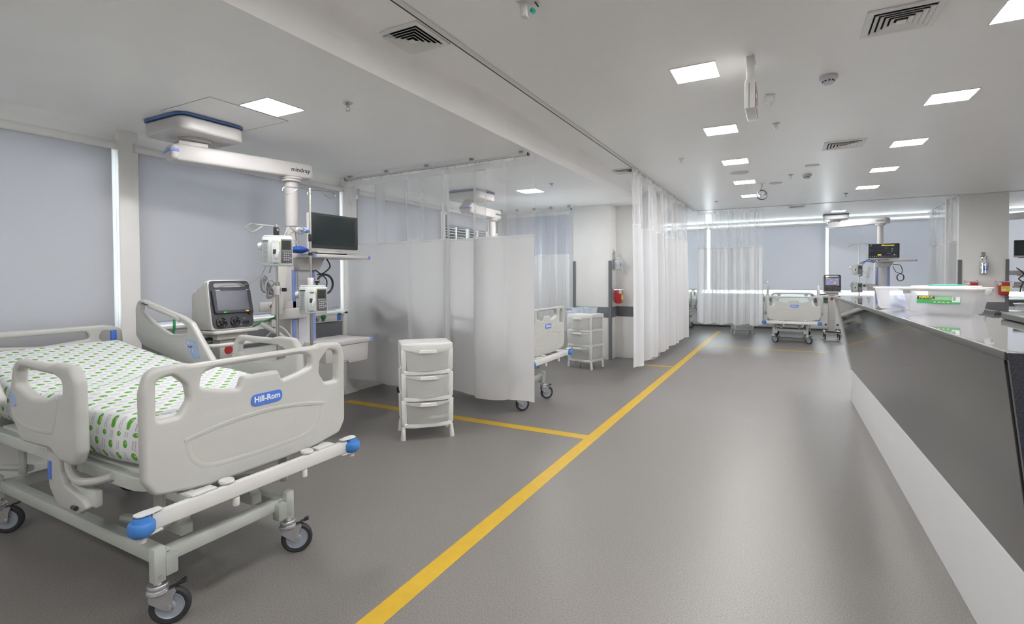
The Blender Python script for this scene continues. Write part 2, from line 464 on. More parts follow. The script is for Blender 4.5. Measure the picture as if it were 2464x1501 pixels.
# cove between the drop face and the ceiling
def cove(name, fn, mt='ceiling_paint', n=8):
    bb = MB(); tb = bmesh.new(); A = []; B_ = []
    prof = fn(n)
    for (p, q) in prof: A.append(tb.verts.new(p)); B_.append(tb.verts.new(q))
    for i in range(len(A) - 1): tb.faces.new((A[i], A[i + 1], B_[i + 1], B_[i]))
    A0 = A; tb.faces.new(A + [tb.verts.new(prof[0][2] if len(prof[0]) > 2 else prof[0][0])]) if False else None
    bb.join(tb, mt); return bb.build(name)
rc = 0.12
struct(cove('trim_1', lambda n: [((XE + rc - rc * math.cos(a), YN, HM - rc + rc * math.sin(a)), (XE + rc - rc * math.cos(a), YB, HM - rc + rc * math.sin(a))) for a in [PI / 2 * k / n for k in range(n + 1)]]))
rc2 = 0.10
struct(cove('trim_2', lambda n: [((XL + rc2 - rc2 * math.cos(a), YN, HB - rc2 + rc2 * math.sin(a)), (XL + rc2 - rc2 * math.cos(a), YB, HB - rc2 + rc2 * math.sin(a))) for a in [PI / 2 * k / n for k in range(n + 1)]]), 'rounded joint of left wall and bay ceiling')
# left wall with window openings
WZ0, WZ1 = 1.00, 2.46
LW = [(-1.2, 2.10), (2.24, 4.42), (4.64, 6.42), (6.56, 8.20), (9.3, 11.9), (12.5, 14.8)]
b = MB()
wallbox(b, XL - .22, XL, YN, YF, 0, WZ0); wallbox(b, XL - .22, XL, YN, YF, WZ1, HM)
yy = YN
for (a, c) in LW:
    wallbox(b, XL - .22, XL, yy, a, WZ0, WZ1); yy = c
wallbox(b, XL - .22, XL, yy, YF, WZ0, WZ1)
struct(b.build('wall_left'), 'white window wall on the left')
for k, (a, c) in enumerate([(2.10, 2.24), (4.42, 4.64)]):
    b = MB(); wallbox(b, XL, XL + .05, a + .0, c, 0.0, HB - .02, 'wall_paint', bev=.004)
    struct(b.build('trim_%d' % (3 + k)), 'white wall pier between window blinds')
# far wall
FW = [(-4.4, 6.12)]
FZ0, FZ1 = 0.86, 2.76
b = MB()
wallbox(b, XL, XR, YF, YF + .22, 0, FZ0); wallbox(b, XL, XR, YF, YF + .22, FZ1, HM)
xx = XL
for (a, c) in FW:
    wallbox(b, xx, a, YF, YF + .22, FZ0, FZ1); xx = c
wallbox(b, xx, XR, YF, YF + .22, FZ0, FZ1)
struct(b.build('wall_far'), 'white window wall at the far end')
b = MB(); wallbox(b, XR, XR + .2, YN, YF, 0, HM); struct(b.build('wall_right'))
b = MB(); wallbox(b, XL, XR, YN - .2, YN, 0, HM); struct(b.build('wall_near'))
# windows
def window(n, ax, a, c, z0, z1, louvre=False):
    """ax 'x': in the left wall, spans y a..c ; ax 'y': in the far wall, spans x a..c"""
    b = MB(); t = .05
    def bx(u0, u1, w0, w1, d0, d1, mt, bev=.003):
        if ax == 'x': wallbox(b, XL - d1, XL - d0, u0, u1, w0, w1, mt, bev)
        else: wallbox(b, u0, u1, YF + d0, YF + d1, w0, w1, mt, bev)
    bx(a, c, z0, z0 + t, .10, .16, 'win_frame'); bx(a, c, z1 - t, z1, .10, .16, 'win_frame')
    bx(a, a + t, z0 + t, z1 - t, .10, .16, 'win_frame'); bx(c - t, c, z0 + t, z1 - t, .10, .16, 'win_frame')
    mid = (a + c) / 2; bx(mid - .02, mid + .02, z0 + t, z1 - t, .10, .16, 'win_frame')
    if louvre:
        for k in range(12):
            z = z1 - .26 - k * .045
            bx(a + t, c - t, z, z + .005, .115, .145, 'win_frame', 0)
        for k in range(5):
            y = a + (c - a) * (k + .5) / 5
            bx(y - .005, y + .005, z0 + t, z1 - t, .12, .14, 'win_frame', 0)
    o = b.build('window_%d' % n); struct(o)
    g = MB(); b = g; bx(a + t, c - t, z0 + t, z1 - t, .125, .131, 'window_glass', 0)
    g.build('pane', o, smooth=0)
wn = 1
for k, (a, c) in enumerate(LW): window(wn, 'x', a, c, WZ0, WZ1, louvre=(k == 3)); wn += 1
for (a, c) in FW: window(wn, 'y', a, c, FZ0, FZ1); wn += 1
# roller blinds
def blind(ax, a, c, ztop, zbot, label, depth=.045, pull=False):
    u0, u1 = a, c
    mid = (a + c) / 2; ln = c - a
    if ax == 'x': t = thing('roller_blind', label, 'blind', (XL + depth, mid, ztop), R(90), 'roller blinds')
    else: t = thing('roller_blind', label, 'blind', (mid, YF - depth, ztop), 0, 'roller blinds')
    # local: x along the width, room side = -y
    b = MB(); b.cyl((-ln / 2, 0, -.02), (ln / 2, 0, -.02), .030, 'wall_paint', n=20, bev=.002); b.build('roller', t)
    b = MB(); b.box((-ln / 2 - .006, .0, -.015), (.012, .07, .075), 'trim_white', bev=.004); b.build('end_bracket', t)
    b = MB(); b.box((ln / 2 + .006, .0, -.015), (.012, .07, .075), 'trim_white', bev=.004); b.build('end_bracket', t)
    if ax == 'y':
        for sx in (-1, 1):
            b = MB(); b.box((sx * (ln / 2 - .03), .0, .065), (.012, .03, .11), 'trim_white', bev=.002); b.build('ceiling_hanger', t)
    h = ztop - zbot
    b = MB(); b.box((0, .024, -.03 - (h - .05) / 2), (ln - .02, .0012, h - .05), 'blind_cloth', bev=0); b.build('fabric', t, smooth=0)
    b = MB(); b.cyl((-ln / 2 + .025, .024, -h + .012), (ln / 2 - .025, .024, -h + .012), .012, 'blind_cloth', n=12); b.build('bottom_bar', t)
    if pull:
        b = MB(); b.tube([(-.18, -.02, -.04), (-.18, -.022, -.2)], .002, 'cable_grey'); b.box((-.18, -.022, -.235), (.03, .02, .09), 'pendant_blue', bev=.005); b.build('pull_handle', t)
    return t
blind('x', -1.25, 2.075, 2.47, .80, 'wide grey-lilac roller blind behind the head of the nearest bed, at the left edge')
blind('x', 2.215, 4.40, 2.47, 1.03, 'grey-lilac roller blind behind the pendant column of the nearest bed')
blind('x', 4.67, 6.42, 2.47, 1.03, 'roller blind seen through the net of the wide white curtain, left part')
blind('x', 6.55, 8.20, 2.47, 2.20, 'half-raised roller blind above a bright slatted window, behind the wide curtain')
blind('x', 9.25, 11.9, 2.47, 1.03, 'roller blind of the third left bay, behind the aisle curtain')
blind('y', -4.45, -1.92, 2.70, 1.01, 'pale roller blind in the far left corner, left of the far curtain')
blind('y', -1.86, 0.872, 2.70, 1.01, 'wide blue-grey roller blind behind the far bed')
blind('y', 0.915, 3.7, 2.70, 1.01, 'blue-grey roller blind behind the far equipment column')
blind('y', 3.76, 6.1, 2.70, 1.01, 'pale roller blind beyond the pillar at the right edge')
# sills
b = MB(); wallbox(b, XL, XL + .05, 2.24, 8.2, .97, .998, 'trim_white', .004); struct(b.build('trim_5'), 'white window ledge of the left bays')
b = MB(); wallbox(b, XL, XR, YF - .09, YF, FZ0 - .03, FZ0, 'trim_white', .004); struct(b.build('trim_6'), 'white window ledge of the far bays')
# grey protective wall bands
b = MB(); wallbox(b, XL, XL + .012, YN, 8.27, .715, .885, 'grey_band', .003); struct(b.build('trim_7'), 'dark grey bumper band on the left wall')
b = MB(); wallbox(b, XL, XR, YF - .012, YF, .69, .83, 'grey_band', .003); struct(b.build('trim_8'), 'grey bumper band on the far wall')
# pillars
b = MB(); wallbox(b, -3.24, -2.58, 8.275, 8.60, 0, HM, 'wall_paint', .006); wallbox(b, XL, -3.24, 8.45, 8.6, 0, HM, 'wall_paint'); struct(b.build('wall_partition'), 'white pillar between the second and third left bay')
b = MB(); wallbox(b, -2.64, -1.95, 8.598, 9.15, 0, HM, 'wall_paint', .006); struct(b.build('wall_pillar_left'), 'white pillar behind the aisle curtain')
b = MB(); wallbox(b, 2.75, 3.43, 12.0, 12.45, 0, HM, 'wall_paint', .006); struct(b.build('wall_pillar_right'), 'white pillar with soap dispenser and sharps bins')
b = MB(); wallbox(b, -3.24, -2.57, 8.263, 8.275, .71, .883, 'grey_band', .002); wallbox(b, -2.58, -2.568, 8.275, 8.6, .71, .883, 'grey_band', .002)
wallbox(b, -2.57, -1.95, 8.588, 8.6, .71, .883, 'grey_band', .002); struct(b.build('trim_9'), 'grey bumper band round the left pillar')
b = MB(); wallbox(b, 2.75, 3.43, 11.988, 12.0, .74, .905, 'grey_band', .002); struct(b.build('trim_10'), 'grey bumper band on the right pillar')
def guard(n, x, y, z0, z1, sx, sy, lab):
    b = MB(); wallbox(b, x, x + sx * .045, y - .004, y, z0, z1, 'guard_grey', .0) if sx > 0 else wallbox(b, x + sx * .045, x, y - .004, y, z0, z1, 'guard_grey', 0)
    if sx > 0: wallbox(b, x - .004, x, y - .004, y + .045, z0, z1, 'guard_grey')
    else: wallbox(b, x, x + .004, y - .004, y + .045, z0, z1, 'guard_grey')
    struct(b.build('trim_%d' % n, smooth=0), lab)
guard(11, -3.24, 8.262, .10, 1.66, 1, 1, 'grey corner guard on the left corner of the left pillar')
guard(12, -2.567, 8.262, 0, 1.66, -1, 1, 'grey corner guard on the aisle corner of the left pillar')
guard(13, 2.75, 11.987, .1, 1.66, 1, 1, 'grey corner guard on the left corner of the right pillar')
guard(14, 3.431, 11.987, .1, 1.66, -1, 1, 'grey corner guard on the right corner of the right pillar')
b = MB(); wallbox(b, 2.70, 2.735, 12.3, 12.42, 0.1, 1.66, 'guard_grey'); wallbox(b, 2.66, 2.75, 12.42, 12.5, 0, HM, 'wall_paint'); struct(b.build('trim_15', smooth=0), 'thin grey corner guard behind the right pillar')
# skirting
b = MB(); wallbox(b, XL, XR, YF - .02, YF, .0, .07, 'guard_grey', 0); wallbox(b, XL, XR, YF - .05, YF - .02, .05, .17, 'trim_white', .004); struct(b.build('baseboard_far'), 'white skirting along the far wall')
b = MB(); wallbox(b, XL, XL + .02, YN, 8.27, 0, .09, 'wall_paint', .004); struct(b.build('baseboard_left'))
# yellow floor lines
def line(name, x0, x1, y0, y1, lab):
    b = MB(); cx_, cy_ = (x0 + x1) / 2, (y0 + y1) / 2
    b.box((0, 0, .0006), (x1 - x0, y1 - y0, .0012), 'yellow_paint', bev=0)
    tag(b.build(name, loc=(cx_, cy_, 0), smooth=0), lab, 'floor marking', 'yellow floor lines')
line('floor_line', -1.53, -1.43, -3.0, 13.85, 'long yellow line running down the aisle floor to the far curtain')
line('floor_line', -4.4, -1.53, 4.137, 4.25, 'yellow cross line under the first drawer tower and wide curtain')
line('floor_line', -2.05, -1.53, 8.02, 8.10, 'short yellow cross line by the foot of the aisle curtain')
line('floor_line', -1.43, 0.62, 10.72, 10.79, 'thin yellow cross line in front of the far bed')

# ------------------------------------------------------------------ ceiling equipment
def light_panel(x, y, z, s, label, dy=None):
    t = thing('ceiling_light', label, 'ceiling light', (x, y, z), 0, 'recessed square ceiling lights')
    b = MB(); h = s / 2; e = .006
    for (cx_, cy_, sx, sy) in ((0, h + e / 2, s + 2 * e, e), (0, -h - e / 2, s + 2 * e, e), (h + e / 2, 0, e, s), (-h - e / 2, 0, e, s)):
        b.box((cx_, cy_, -.003), (sx, sy, .006), 'trim_white', bev=.001)
    b.build('frame', t)
    b = MB(); b.box((0, 0, -.0025), (s, s, .003), 'light_panel', bev=0); b.build('diffuser', t, smooth=0)
    return t
LX, RX = -.566, 1.153
nthw = ['first', 'second', 'third', 'fourth', 'fifth']
for k, y in enumerate((3.78, 5.38, 6.96, 8.54, 10.05)):
    light_panel(LX, y, HM, .285, 'square ceiling light, %s from the camera in the left row over the aisle' % nthw[k])
for k, y in enumerate((3.72, 5.286, 6.89, 8.46, 10.04)):
    light_panel(RX, y, HM, .285, 'square ceiling light, %s from the camera in the right row over the desk' % nthw[k])
light_panel(-3.18, 2.385, HB, .29, 'square ceiling light over the nearest bed beside the pendant housing')
light_panel(-3.16, 6.44, HB, .29, 'square ceiling light over the second bay, beyond the wide curtain')
light_panel(1.02, 13.48, HM, .25, 'small ceiling light over the far bay near the far pendant')
light_panel(4.6, 13.70, HM, .25, 'ceiling light over the far right bay')
light_panel(-3.1, 10.3, HB, .29, 'ceiling light over the third left bay')
for (x, y) in ((LX, 2.18), (RX, 2.12), (LX, .6), (RX, .55), (LX, -1.0), (RX, -1.0), (3.6, 2.1), (3.6, 5.3), (3.6, 8.5)):
    light_panel(x, y, HM, .285, 'square ceiling light outside the view')
light_panel(-3.18, -.9, HB, .29, 'square ceiling light outside the view, near bay')

def vent(x, y, z, s, label):
    t = thing('ceiling_vent', label, 'air vent', (x, y, z), 0, 'square ceiling air vents')
    h = s / 2
    b = MB(); b.plate([(-h, -h), (h, -h), (h, h), (-h, h)], [[(-h * .80, -h * .80), (h * .80, -h * .80), (h * .80, h * .80), (-h * .80, h * .80)]], .012, 'vent_white', bev=.004, m=at(0, 0, -.006)); b.build('frame', t)
    b = MB(); b.box((0, 0, -.0006), (s * .80, s * .80, .001), 'void_black', bev=0); b.build('duct_dark', t, smooth=0)  # flat black sheet painted for the darkness above the louvers, no opening cut
    def ring(r0, r1, z0, z1):
        b = MB(); tb = bmesh.new()
        A = [tb.verts.new((r0 * sx, r0 * sy, z0)) for sx, sy in ((-1, -1), (1, -1), (1, 1), (-1, 1))]
        B_ = [tb.verts.new((r1 * sx, r1 * sy, z1)) for sx, sy in ((-1, -1), (1, -1), (1, 1), (-1, 1))]
        C = [tb.verts.new((r1 * sx, r1 * sy, z1 - .003)) for sx, sy in ((-1, -1), (1, -1), (1, 1), (-1, 1))]
        D = [tb.verts.new((r0 * sx, r0 * sy, z0 - .003)) for sx, sy in ((-1, -1), (1, -1), (1, 1), (-1, 1))]
        for k in range(4):
            k2 = (k + 1) % 4
            tb.faces.new((A[k], A[k2], B_[k2], B_[k])); tb.faces.new((B_[k], B_[k2], C[k2], C[k])); tb.faces.new((C[k], C[k2], D[k2], D[k])); tb.faces.new((D[k], D[k2], A[k2], A[k]))
        bmesh.ops.recalc_face_normals(tb, faces=tb.faces)
        b.join(tb, 'vent_white'); b.build('louver', t, smooth=0)
    for k in range(4):
        ring(h * (.650 - .155 * k), h * (.765 - .155 * k), -.006, -.018)
    b = MB(); b.box((0, 0, -.020), (h * .26, h * .26, .004), 'vent_white', bev=.001); b.build('core', t)
    return t
vent(-1.962, 2.42, HM, .320, 'square air vent beside the dark curtain track, top left of the picture')
vent(.555, 3.54, HM, .345, 'large square air vent at the top right of the picture')
vent(.545, 6.62, HM, .38, 'square air vent in the middle of the ceiling between the light rows')
vent(-1.93, 6.80, HM, .30, 'small vent beside the top of the aisle curtain')
vent(.18, 12.15, HM, .30, 'far air vent just beyond the cross curtain track')
vent(-1.92, 10.9, HM, .26, 'small vent behind the far end of the aisle track')

def sprinkler(x, y, z, label, mt='zinc'):
    t = thing('sprinkler', label, 'sprinkler', (x, y, z), random.random(), 'ceiling sprinkler heads')
    b = MB(); b.lathe([(0, 0), (.034, 0), (.034, -.004), (.022, -.012), (.012, -.014), (0, -.014)], mt, n=18); b.build('flange', t)
    b = MB(); b.cyl((0, 0, -.01), (0, 0, -.03), .009, mt, n=10)
    b.tube([(.008, 0, -.026), (.014, 0, -.038), (.004, 0, -.052)], .002, mt, n=6); b.tube([(-.008, 0, -.026), (-.014, 0, -.038), (-.004, 0, -.052)], .002, mt, n=6)
    b.build('nozzle', t)
    b = MB(); b.lathe([(0, -.050), (.016, -.052), (.016, -.055), (0, -.055)], mt, n=14); b.build('deflector', t)
sprinkler(-2.66, 2.58, HB, 'ceiling sprinkler right of the light over the nearest bed')
sprinkler(-2.68, 6.08, HB, 'ceiling sprinkler over the second bay, right of its light')
sprinkler(-.09, 5.40, HM, 'ceiling sprinkler right of the hanging sign')
sprinkler(.05, 8.24, HM, 'small ceiling sprinkler left of the far smoke detector')
sprinkler(-1.13, 6.46, HM, 'pale ceiling sprinkler beside the aisle track', 'vent_white')
sprinkler(-1.18, 10.47, HM, 'far ceiling sprinkler left of the hanging cable coil')
sprinkler(1.05, 13.3, HM, 'small ceiling sprinkler by the far bay light')
sprinkler(.91, 10.62, HM, 'ceiling sprinkler near the cross track on the right', 'cable_grey')

def detector(x, y, label, s=1.0):
    t = thing('smoke_detector', label, 'smoke detector', (x, y, HM), .4, 'smoke detectors')
    b = MB(); b.lathe([(0, 0), (.058 * s, 0), (.060 * s, -.018 * s), (.056 * s, -.024 * s), (.040 * s, -.030 * s), (0, -.030 * s)], 'detector', n=28); b.build('base', t)
    b = MB(); b.lathe([(.038 * s, -.030 * s), (.036 * s, -.048 * s), (.030 * s, -.056 * s), (0, -.058 * s)], 'detector', n=28); b.build('dome', t)
    b = MB()
    for k in range(10):
        a = k * 2 * PI / 10; b.box((.038 * s * math.cos(a), .038 * s * math.sin(a), -.040 * s), (.004, .014 * s, .008 * s), 'dark_slot', bev=0, rot=(0, 0, a))
    b.build('slots', t)
detector(.26, 4.31, 'large round smoke detector right of the hanging sign')
detector(.25, 8.36, 'small round smoke detector further down the ceiling')
def speaker(x, y, r_, label):
    t = thing('ceiling_speaker', label, 'speaker', (x, y, HM), 0, 'round ceiling grilles')
    b = MB(); b.lathe([(0, -.001), (r_, -.001), (r_, -.006), (r_ - .01, -.009), (r_ - .012, -.006), (0, -.006)], 'detector', n=32); b.build('grille', t)
speaker(-.58, 7.72, .115, 'round grey speaker grille between the third and fourth left-row lights')
speaker(-.15, 8.87, .09, 'small round grille right of the fourth left-row light')
b = MB(); b.box((0, 0, -.006), (.16, .10, .012), 'vent_white', bev=.004); tag(b.build('ceiling_plate', loc=(.29, 7.70, HM)), 'small rectangular ceiling plate above the far smoke detector', 'cover plate')
# bracket detector
t = thing('motion_sensor', 'small white bracketed sensor between hanging sign and first sprinkler', 'sensor', (-.12, 4.53, HM), .3)
b = MB(); b.box((0, 0, -.004), (.07, .05, .008), 'vent_white', bev=.002); b.build('mount_plate', t)
b = MB(); b.tube([(-.03, 0, -.006), (-.03, 0, -.05), (-.012, 0, -.085), (.012, 0, -.085), (.03, 0, -.05), (.03, 0, -.006)], .004, 'vent_white', n=8); b.build('bracket', t)
b = MB(); b.lathe([(0, -.055), (.014, -.062), (.015, -.08), (0, -.09)], 'vent_white', n=14); b.build('lens', t)
# hanging sign
t = thing('hanging_sign', 'white hanging sign box seen edge-on with a dull red face, over the aisle', 'sign', (-.21, 3.78, HM), 0)
b = MB(); b.box((0, 0, -.003), (.05, .10, .006), 'zinc', bev=.001); b.box((-.012, -.03, -.008), (.012, .012, .006), 'dark_slot', bev=.001); b.box((.012, -.03, -.008), (.012, .012, .006), 'dark_slot', bev=.001); b.build('ceiling_plate', t)
b = MB(); b.box((0, -.10, -.075), (.048, .03, .15), 'trim_white', bev=.002); b.cyl((0, -.118, -.135), (0, -.112, -.135), .006, 'zinc', n=10); b.build('hanger', t)
b = MB(); b.prism([(-.030, -.345), (.030, -.345), (.030, -.175), (.012, -.145), (-.012, -.145), (-.030, -.175)], 'y', -.15, .18, 'trim_white', bev=.003); b.box((-.005, -.152, -.27), (.006, .004, .17), 'cable_grey', bev=0); b.build('housing', t)
b = MB(); b.box((.0315, .015, -.258), (.004, .31, .160), 'sign_red', bev=.001); b.box((.0345, -.06, -.25), (.002, .05, .02), 'logo_white', bev=0); b.box((.0345, .06, -.29), (.002, .06, .02), 'logo_white', bev=0); b.build('face_panel', t, label='dull red face')
# cable coil
t = thing('cable_coil', 'dark cable coil hanging from the ceiling before the far bays', 'cable', (-.34, 8.80, HM))
b = MB(); b.lathe([(0, 0), (.05, 0), (.05, -.004), (0, -.004)], 'vent_white', n=16); b.build('ceiling_cap', t)
b = MB(); b.tube([(0, 0, 0), (.005, 0, -.04), (-.012, 0, -.09), (-.03, 0, -.115)], .005, 'black_plastic', smooth=4)
for k in range(4):
    rr = .068 + .004 * (k % 2); ph = k * .12
    b.tube([(rr * math.cos(a) * math.cos(ph), rr * math.cos(a) * math.sin(ph) + .01 * k, -.175 + rr * math.sin(a)) for a in [2 * PI * j / 20 for j in range(20)]], .006, 'black_plastic', n=8, closed=True)
b.tube([(-.06, .01, -.18), (-.02, .02, -.16), (.03, .0, -.175), (.055, .01, -.165)], .008, 'slate_plastic', smooth=4)
b.build('cable', t)
# camera bracket at the top
t = thing('ceiling_camera', 'small white camera on a bracket, cut by the top edge of the picture', 'camera', (-1.18, 2.39, HM))
b = MB(); b.box((0, 0, -.003), (.10, .07, .006), 'trim_white', bev=.001); b.build('mount_plate', t)
b = MB(); b.box((-.02, 0, -.04), (.045, .05, .075), 'trim_white', bev=.006, taper=(.8, .8)); b.build('body', t)
b = MB(); b.cyl((.02, 0, -.045), (.035, 0, -.062), .012, 'teal_plastic', n=12); b.tube([(.03, .01, 0), (.05, .02, -.03)], .004, 'black_plastic', n=6); b.build('lens', t)
# access hatch outline in bay ceiling
t = thing('access_hatch', 'flush square access hatch outlined in the ceiling above the pendant housing', 'hatch', (-3.66, 2.35, HB))
b = MB(); wallbox(b, -.28, .30, -.30, .30, -.0015, -.0005, 'ceiling_paint'); b.build('panel', t, smooth=0)
b = MB()
for (x0, x1, y0, y1) in ((-.283, .303, -.304, -.300), (-.283, .303, .300, .304), (.300, .304, -.3, .3), (-.284, -.28, -.3, .3)): wallbox(b, x0, x1, y0, y1, -.002, -.0004, 'cable_grey')
b.build('joint', t, smooth=0)

# curtain tracks
def track(pts, z, label, dark=False, drop=0.0, w_=.032):
    p0 = Vector((*pts[0], 0)); p1 = Vector((*pts[1], 0)); d = p1 - p0; L_ = d.length; ang = math.atan2(d.y, d.x)
    t = thing('curtain_track', label, 'curtain track', (p0.x, p0.y, z), ang, 'ceiling curtain tracks')
    b = MB()
    hgt = .020 if drop else .007
    b.box((L_ / 2, 0, -hgt / 2 - drop), (L_, w_, hgt), 'trim_white', bev=.002)
    b.build('rail', t)
    b = MB(); b.box((L_ / 2, (w_ / 2 + .005) if dark else 0, (-.003 if dark else -hgt - .001) - drop), (L_, .010, .006 if dark else .002), 'dark_slot' if dark else 'cable_grey', bev=0); b.build('slot', t, smooth=0)
    if drop:
        for k in range(5):
            x = L_ * (.03 + .94 * k / 4)
            b = MB(); b.box((x, 0, -drop / 2), (.05, .02, drop), 'zinc', bev=.001); b.box((x, 0, -.004), (.035, .045, .006), 'cable_grey', bev=.001); b.build('bracket', t)
        for x in (0.0, L_):
            b = MB(); b.box((x, 0, -.012 - drop), (.008, w_ + .006, .028), 'slate_plastic', bev=.001); b.build('end_cap', t)
    return t
track([(-1.757, -3.0), (-1.757, 11.77)], HM, 'long ceiling track with a dark slot running along the aisle', dark=True, w_=.04)
track([(-1.757, 11.80), (6.3, 11.80)], HM, 'cross ceiling track in front of the far bays', dark=False, w_=.04)
track([(-4.62, 4.44), (-2.17, 4.38)], HB, 'white track carrying the wide curtain of the nearest bay', drop=.022)
track([(-4.60, 8.08), (-3.20, 8.08)], HB, 'white track carrying the blue-net curtain by the pillar', drop=.05)
track([(2.72, 11.85), (2.86, 14.85)], HM, 'track carrying the white curtain left of the right pillar', drop=.0)

# ------------------------------------------------------------------ curtains
def curtain(p0, p1, z_top, z_split, z_bot, label, amp=.04, folds=7, seed=1, nu=220, net='curtain_net', fabric='curtain_cloth', hooks=12, tilt=None, sharp=0.0, hem_wave=.02, band='curtain_band', group='hospital privacy curtains', amp_top=.25, plan=None):
    rnd = random.Random(seed)
    p0 = Vector(p0); p1 = Vector(p1); d = p1 - p0; L_ = d.length; u = d.normalized(); nrm = Vector((-u.y, u.x))
    comps = [(folds * f * rnd.uniform(.85, 1.15), rnd.uniform(0, 2 * PI), a) for f, a in ((1, 1.0), (.45, .7), (2.1, .35), (3.7, .12))]
    ang = math.atan2(d.y, d.x)
    t = thing('privacy_curtain', label, 'curtain', (p0.x, p0.y, z_bot), ang, group)
    def off(s, z):
        k = amp_top + (1 - amp_top) * min(1.0, (z_top - z) / (z_top - z_bot) * 1.6)
        v = 0
        for (f, ph, a) in comps:
            q = math.sin(2 * PI * f * s + ph)
            if sharp: q = math.copysign(abs(q) ** (1 - sharp), q)
            v += a * q
        return amp * k * v, .35 * amp * k * math.cos(2 * PI * comps[0][0] * s * 2 + comps[0][1])
    if plan:
        pp = crom([Vector((a, c, 0)) for a, c in plan], 14); cum = [0.0]
        for a, c in zip(pp, pp[1:]): cum.append(cum[-1] + (c - a).length)
    def P(s, z):
        if plan:
            g = s * cum[-1]; k = 0
            lo, hi = 0, len(cum) - 2
            while lo < hi:
                md = (lo + hi + 1) // 2
                if cum[md] <= g: lo = md
                else: hi = md - 1
            a, c = pp[lo], pp[lo + 1]; f = (g - cum[lo]) / max(1e-9, cum[lo + 1] - cum[lo]); r_ = a.lerp(c, min(1, f))
            e = Vector((r_.x, r_.y)) - p0; kk = .45 + .55 * min(1.0, (z_top - z) / (z_top - z_bot) * 1.4)
            yy_, _ = off(s, z)
            return (e.dot(u), e.dot(nrm) * kk + yy_ * .25, z - z_bot)
        y, dx = off(s, z)
        return (s * L_ + dx * (1 if .02 < s < .98 else 0), y, z - z_bot)
    zn = z_split
    if z_split is not None:
        b = MB(); b.quadgrid(lambda i, j: P(i, zn + (z_top - .07 - zn) * j), nu, 8, net); b.build('net_panel', t, smooth=80)
    b = MB(); top = zn if zn is not None else z_top - .07
    b.quadgrid(lambda i, j: P(i, z_bot + (hem_wave * (math.sin(2 * PI * comps[1][0] * i + 1) + .5 * math.sin(2 * PI * comps[0][0] * i))) * (1 - j) + (top - z_bot) * j), nu, 14, fabric); b.build('fabric_panel', t, smooth=80)
    b = MB(); b.quadgrid(lambda i, j: P(i, z_top - .072 + .060 * j), nu, 2, band); b.build('header_tape', t, smooth=80)
    if z_split is not None:
        b = MB(); b.quadgrid(lambda i, j: (P(i, zn - .012 + .024 * j)[0], P(i, zn)[1] - .0015, zn - .012 + .024 * j - z_bot), nu, 1, band); b.build('seam', t, smooth=80)
    for k in range(hooks):
        s = (k + .5) / hooks; x, y, z = P(s, z_top)
        b = MB(); b.tube([(x, y, z - .02), (x, y * .3, z + .01), (x, 0, z + .03)], .0018, 'cable_grey', n=5); b.build('hook', t)
    return t
curtain((-4.60, 4.43), (-2.10, 4.385), 2.545, 1.79, .19, 'wide white curtain with a net top hanging beside the first drawer tower', amp=.035, folds=4.2, seed=5, hooks=20, hem_wave=.012, amp_top=.5, nu=320, plan=[(-4.60, 4.44), (-4.42, 4.41), (-4.2, 4.455), (-3.95, 4.42), (-3.72, 4.44), (-3.66, 4.40), (-3.61, 4.435), (-3.4, 4.41), (-3.2, 4.40), (-3.12, 4.35), (-3.10, 4.40), (-3.15, 4.44), (-3.0, 4.43), (-2.85, 4.41), (-2.71, 4.40), (-2.66, 4.43), (-2.72, 4.45), (-2.80, 4.40), (-2.74, 4.33), (-2.6, 4.35), (-2.46, 4.39), (-2.42, 4.42), (-2.3, 4.40), (-2.10, 4.34)])
curtain((-4.45, 8.08), (-3.23, 8.08), 2.52, 1.77, .45, 'curtain with a blue-grey net top hanging left of the left pillar', amp=.03, folds=5, seed=8, net='blue_net', hooks=9, nu=140)
curtain((-1.757, 6.45), (-1.757, 10.62), 2.795, 2.05, .20, 'white curtain drawn along the aisle in front of the left pillar', amp=.07, folds=11, seed=3, hooks=24, nu=320, amp_top=.5, hem_wave=.03)
curtain((-1.72, 11.80), (-.42, 11.80), 2.80, 1.99, .36, 'gathered white curtain left of the far bed with a clear net top', amp=.05, folds=8, seed=11, hooks=10, nu=200, amp_top=.5)
curtain((2.72, 12.0), (2.86, 14.75), 2.80, 2.0, .40, 'white curtain hanging edge-on left of the right pillar', amp=.06, folds=7, seed=14, hooks=10, nu=180, amp_top=.5)

